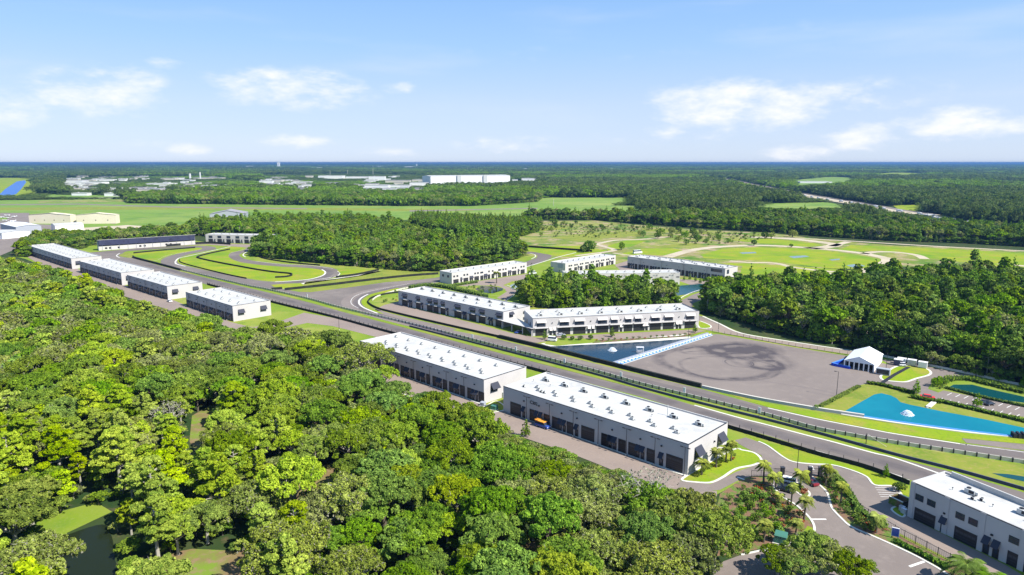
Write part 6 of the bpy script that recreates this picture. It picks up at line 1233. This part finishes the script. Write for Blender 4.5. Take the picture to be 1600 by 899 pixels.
# ------------------------------------------------------------------ tent
t0, t1 = G(1319, 575), G(1364.5, 582.5); ta = math.atan2(t1[1]-t0[1], t1[0]-t0[0]); TW = math.hypot(t1[0]-t0[0], t1[1]-t0[1]); TD = 20; Th = 3.2; Tr = 5.7
r = root('event_tent', 'large white gabled event tent open at its front, beside the wood', 'tent', (*t0, .06), ta)
b = MB()
b.hexa([(-.3,-.3,Th),(TW/2,-.3,Tr),(TW/2,TD,Tr),(-.3,TD,Th),(-.3,-.3,Th+.12),(TW/2,-.3,Tr+.12),(TW/2,TD,Tr+.12),(-.3,TD,Th+.12)], 'tent')
b.hexa([(TW/2,-.3,Tr),(TW+.3,-.3,Th),(TW+.3,TD,Th),(TW/2,TD,Tr),(TW/2,-.3,Tr+.12),(TW+.3,-.3,Th+.12),(TW+.3,TD,Th+.12),(TW/2,TD,Tr+.12)], 'tent'); b.build('roof', r)
b = MB(); b.face([(0,-.2,Th-.1),(TW,-.2,Th-.1),(TW/2,-.2,Tr)], 'tent'); b.face([(0,TD-.1,0),(TW,TD-.1,0),(TW,TD-.1,Th),(TW/2,TD-.1,Tr),(0,TD-.1,Th)], 'tent'); b.build('gable', r)
b = MB(); b.box(TW-.05, TW+.02, .1, TD-.2, 0, Th, 'tent'); b.build('side_wall', r)
for i in range(7): x = i*TW/6; b = MB(); b.box(x-.22, x+.22, -.3, .05, 0, Th if 0 < i < 6 else Th+.1, 'white'); b.build('post', r)
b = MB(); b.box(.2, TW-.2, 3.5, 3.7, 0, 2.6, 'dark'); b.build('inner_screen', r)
g = G(1303, 572); r = root('blue_barrier', 'bright blue low barrier bent in front of the white tent', 'barrier', (*g, .06)); q1 = G(1328, 577); q2 = G(1320, 564.5)
b1 = wallmb([(0,0),(q1[0]-g[0], q1[1]-g[1])], .8, 0, 1.1, 'blue', 'ltblue'); b1.build('front_panel', r); wallmb([(-.5,.6),(q2[0]-g[0], q2[1]-g[1])], .9, 0, 1.1, 'blue', 'ltblue').build('side_panel', r)
g = G(1368, 585); r = root('generator', 'dark grey equipment container at the right corner of the tent', 'container', (*g, .07), ta); b = MB(); b.box(0, 5, 0, 2.4, .15, 2.6, 'graywall'); b.build('body', r); b = MB(); b.box(.3,4.7,-.05,0,.5,2.3,'trim'); b.build('grille', r); b = MB(); b.box(.1, 4.9, .1, 2.3, 0, .15, 'post'); b.build('base', r)
for i, (x, y, m) in enumerate([(1396,571,'navy'),(1401,569,'tent'),(1417,571.5,'silver'),(1434,575,'white')]):
    g = G(x, y); r = root('service_cabin', ['navy cabin just right of the tent','white topped cabin behind the navy one','silver trailer between tent and drive','white frame trailer nearest the drive'][i], 'cabin', (*g, .07), ta); b = MB(); b.box(0, 3.2, 0, 2.2, .3, 2.5, m); b.build('body', r); b = MB(); b.box(-.1, 3.3, -.1, 2.3, 2.5, 2.65, 'white'); b.build('roof', r); b = MB(); b.box(.2,.6,.1,2.1,0,.3,'tyre'); b.box(2.6,3,.1,2.1,0,.3,'tyre'); b.build('base', r)
lamp_post(*G(1306.8, 620), 9.5, 1, 'tall single lamp on the skidpad above the pond bank', 2.6); lamp_post(*G(1383.5, 585), 8.5, 1, 'single dark lamp beside the white tent', 1)
lamp_post(*G(1075.5, 528.5), 8.5, 1, 'single dark lamp at the right end of the lake', 1); lamp_post(*G(1122.5, 517), 6, 1, 'small dark lamp at the top corner of the skidpad', 1)
lamp_post(*G(1245, 741), 7.5, 1, 'dark single lamp behind the entrance gate', 3.1)
lamp_post(*G(530, 516.5), 6, 1, 'thin lamp on the lane left of the second garage', 1)
# fountains
for x, y, z, lab in ((1418, 648, .1, 'white fountain spray on the turquoise pond'), (957, 548, .1, 'white fountain spray on the deep blue lake')):
    g = G(x, y); r = root('fountain', lab, 'fountain', (*g, z)); g2 = np.random.default_rng(5); n = 1300; a = g2.uniform(0,6.28,n); t = g2.random(n)**.7; rad = t*1.7; h = 1.35*(1-(t*1.05-.12)**2)*g2.uniform(.75,1,n); h = np.clip(h, .02, None)
    P = np.stack([np.cos(a)*rad, np.sin(a)*rad, h], 1); nn = g2.normal(size=(n,3)); nn /= np.linalg.norm(nn,axis=1,keepdims=True); link('spray', leafmesh('spray', P, nn, np.full(n,.13), np.full(n,.5), g2, 'foam'), r)
    b = MB(); b.tube([(0,0,-.02),(0,0,.12)], 1.0, 'post', 12); b.build('float', r)
    b = MB(); k = b.mi('foam'); rr2 = [(math.cos(2*math.pi*i/40), math.sin(2*math.pi*i/40)) for i in range(40)]
    for i in range(40): p, q = rr2[i], rr2[(i+1)%40]; s1 = 2.0+.3*math.sin(i*2.3); s2 = 2.0+.3*math.sin((i+1)*2.3); b.face([(p[0]*1.4,p[1]*1.4,.012),(p[0]*s1,p[1]*s1,.012),(q[0]*s2,q[1]*s2,.012),(q[0]*1.4,q[1]*1.4,.012)], 'foam')
    b.build('foam_ring', r)
# marshal boards, boxes, jetty, sign
for i, (x, y) in enumerate([(480,467),(738,532),(806,552),(882,571),(970,593),(1069,618),(1186,650)]):
    g = G(x, y); r = root('marker_board', 'small white marker board on the guard rail, %s' % ['by the wide paving','left of the second garage roof','above the second garage roof','below the deep lake','left of the skidpad edge','below the screen end','near the skidpad foot'][i], 'board', (*g, .06), AB); b = MB(); b.box(-.5,.5,-.08,.08,1.0,3.0,'white'); b.build('panel', r); b = MB(); b.box(-.06,.06,-.1,.1,0,1.0,'post'); b.build('post', r)
for x, y, lab, m, s in ((1219.5,848,'large dark green utility box in the garden left of the drive','green_box',1.0),(772.5,640.5,'green utility box on the small lawn between the garages','green_box',.75),(754.5,634.5,'dark utility box at the corner of the second garage','graywall',.65)):
    g = G(x, y); r = root('utility_box', lab, 'utility box', (*g, .12), -.5); r.scale = (s,)*3; b = MB(); b.box(-1.3,1.3,-1.1,1.1,.15,1.9,m); b.hexa([(-1.35,-1.15,1.9),(1.35,-1.15,1.9),(1.35,1.15,1.9),(-1.35,1.15,1.9),(-1.3,-.7,2.15),(1.3,-.7,2.15),(1.3,1.15,2.2),(-1.3,1.15,2.2)], m); b.build('body', r); b = MB(); b.box(-1.6,1.6,-1.4,1.4,0,.15,'concrete'); b.build('base', r); b = MB(); b.box(-.02,.02,-1.13,-1.1,.3,1.8,'trim'); b.build('door_seam', r)
g = G(1398, 842); r = root('sign_board', 'blue backed white sign board at the picket fence', 'sign', (*g, .1), 2.6); b = MB(); b.box(-.8,.8,-.12,.12,.5,2.6,'white'); b.build('panel', r); b = MB(); b.box(-.72,.72,.12,.14,.6,2.5,'bluecar'); b.build('face', r); b = MB(); b.box(-.7,-.5,-.1,.1,0,.5,'post'); b.box(.5,.7,-.1,.1,0,.5,'post'); b.build('post', r)
g = G(1450, 637.5); q = G(1461, 628.5); r = root('jetty', 'short white concrete jetty from the hedge to the turquoise pond', 'jetty', (*g, .05)); wallmb([(0,0),(q[0]-g[0], q[1]-g[1])], 1.6, .1, .45, 'kerb').build('deck', r); b = MB(); b.box(-.6,.6,-.3,.3,0,.2,'concrete'); b.build('footing', r)
g = G(1581, 683); r = root('culvert', 'dark ribbed culvert mouth at the right end of the turquoise pond', 'culvert', (*g, .05), -.25); b = MB()
for i in range(8): b.box(i*1.3, i*1.3+.7, -1.2, 1.2, 0, 1.8-.1*abs(i-3), 'post')
b.box(0, 10, -1.0, 1.0, 0, 1.2, 'trim'); b.build('body', r)
g = G(1413, 787); r = root('wall_enclosure', 'small brown walled enclosure at the corner of the two storey building', 'enclosure', (*g, .08), F_.a+R(90)); b = MB(); b.box(-3.6,-3.4,-1.8,1.8,0,1.9,'mulch'); b.box(-.2,0,-1.8,1.8,0,1.9,'mulch'); b.box(-3.4,-.2,1.6,1.8,0,1.9,'mulch'); b.box(-3.4,-.2,-1.75,-1.65,0,1.8,'post'); b.build('wall', r); b = MB(); b.box(-3.7,-3.3,-1.85,1.85,1.9,2.0,'kerb'); b.box(-.3,.1,-1.85,1.85,1.9,2.0,'kerb'); b.build('coping', r)
for i, (x, y) in enumerate([(1409,799),(1412,803)]):
    g = G(x, y); r = root('utility_cabinet', ['pale cabinet on the small corner lawn','second pale cabinet against the corner wall'][i], 'cabinet', (*g, .13), F_.a); b = MB(); b.box(-.6,.6,-.4,.4,0,1.2,'hvac'); b.build('body', r); b = MB(); b.box(-.65,.65,-.45,.45,1.2,1.27,'silver'); b.build('lid', r)
g = G(1250, 758); r = root('access_kiosk', 'white keypad post in the small median by the gate', 'kiosk', (*g, .14)); b = MB(); b.box(-.35,.35,-.35,.35,0,2.4,'white'); b.build('body', r); b = MB(); b.box(-.5,.5,-.5,.5,2.4,2.5,'silver'); b.build('cap', r)
for i, (a, c2) in enumerate((((1325,682),(1369,706)),((1356,684),(1364,699)))):
    g = G(*a); 
g = G(1353, 694); r = root('gantry_post', 'dark post with a pale wire beside the guard rail', 'post', (*g, .06)); b = MB(); b.tube([(0,0,0),(0,0,3.4)], .12, 'post', 8); b.build('shaft', r); b = MB(); b.tube([(0,0,3.3),(5,-2.5,.1)], .05, 'kerb', 5); b.build('stay_wire', r)
# ------------------------------------------------------------------ haze
hz = bpy.data.materials.new('haze'); hz.use_nodes = True; t = hz.node_tree; t.nodes.clear(); pv = t.nodes.new('ShaderNodeVolumePrincipled'); oo = t.nodes.new('ShaderNodeOutputMaterial'); t.links.new(pv.outputs[0], oo.inputs['Volume'])
pv.inputs['Color'].default_value = (.11, .25, .55, 1); pv.inputs['Density'].default_value = HAZE; pv.inputs['Anisotropy'].default_value = .2
b = MB(); b.mats = ['haze']; M['haze'] = hz; b.box(-42000, 42000, -42000, 42000, -1, 92, 'haze')
if HAZE > 0: b.build('haze', kind='stuff', label='thin blue air over the whole landscape')
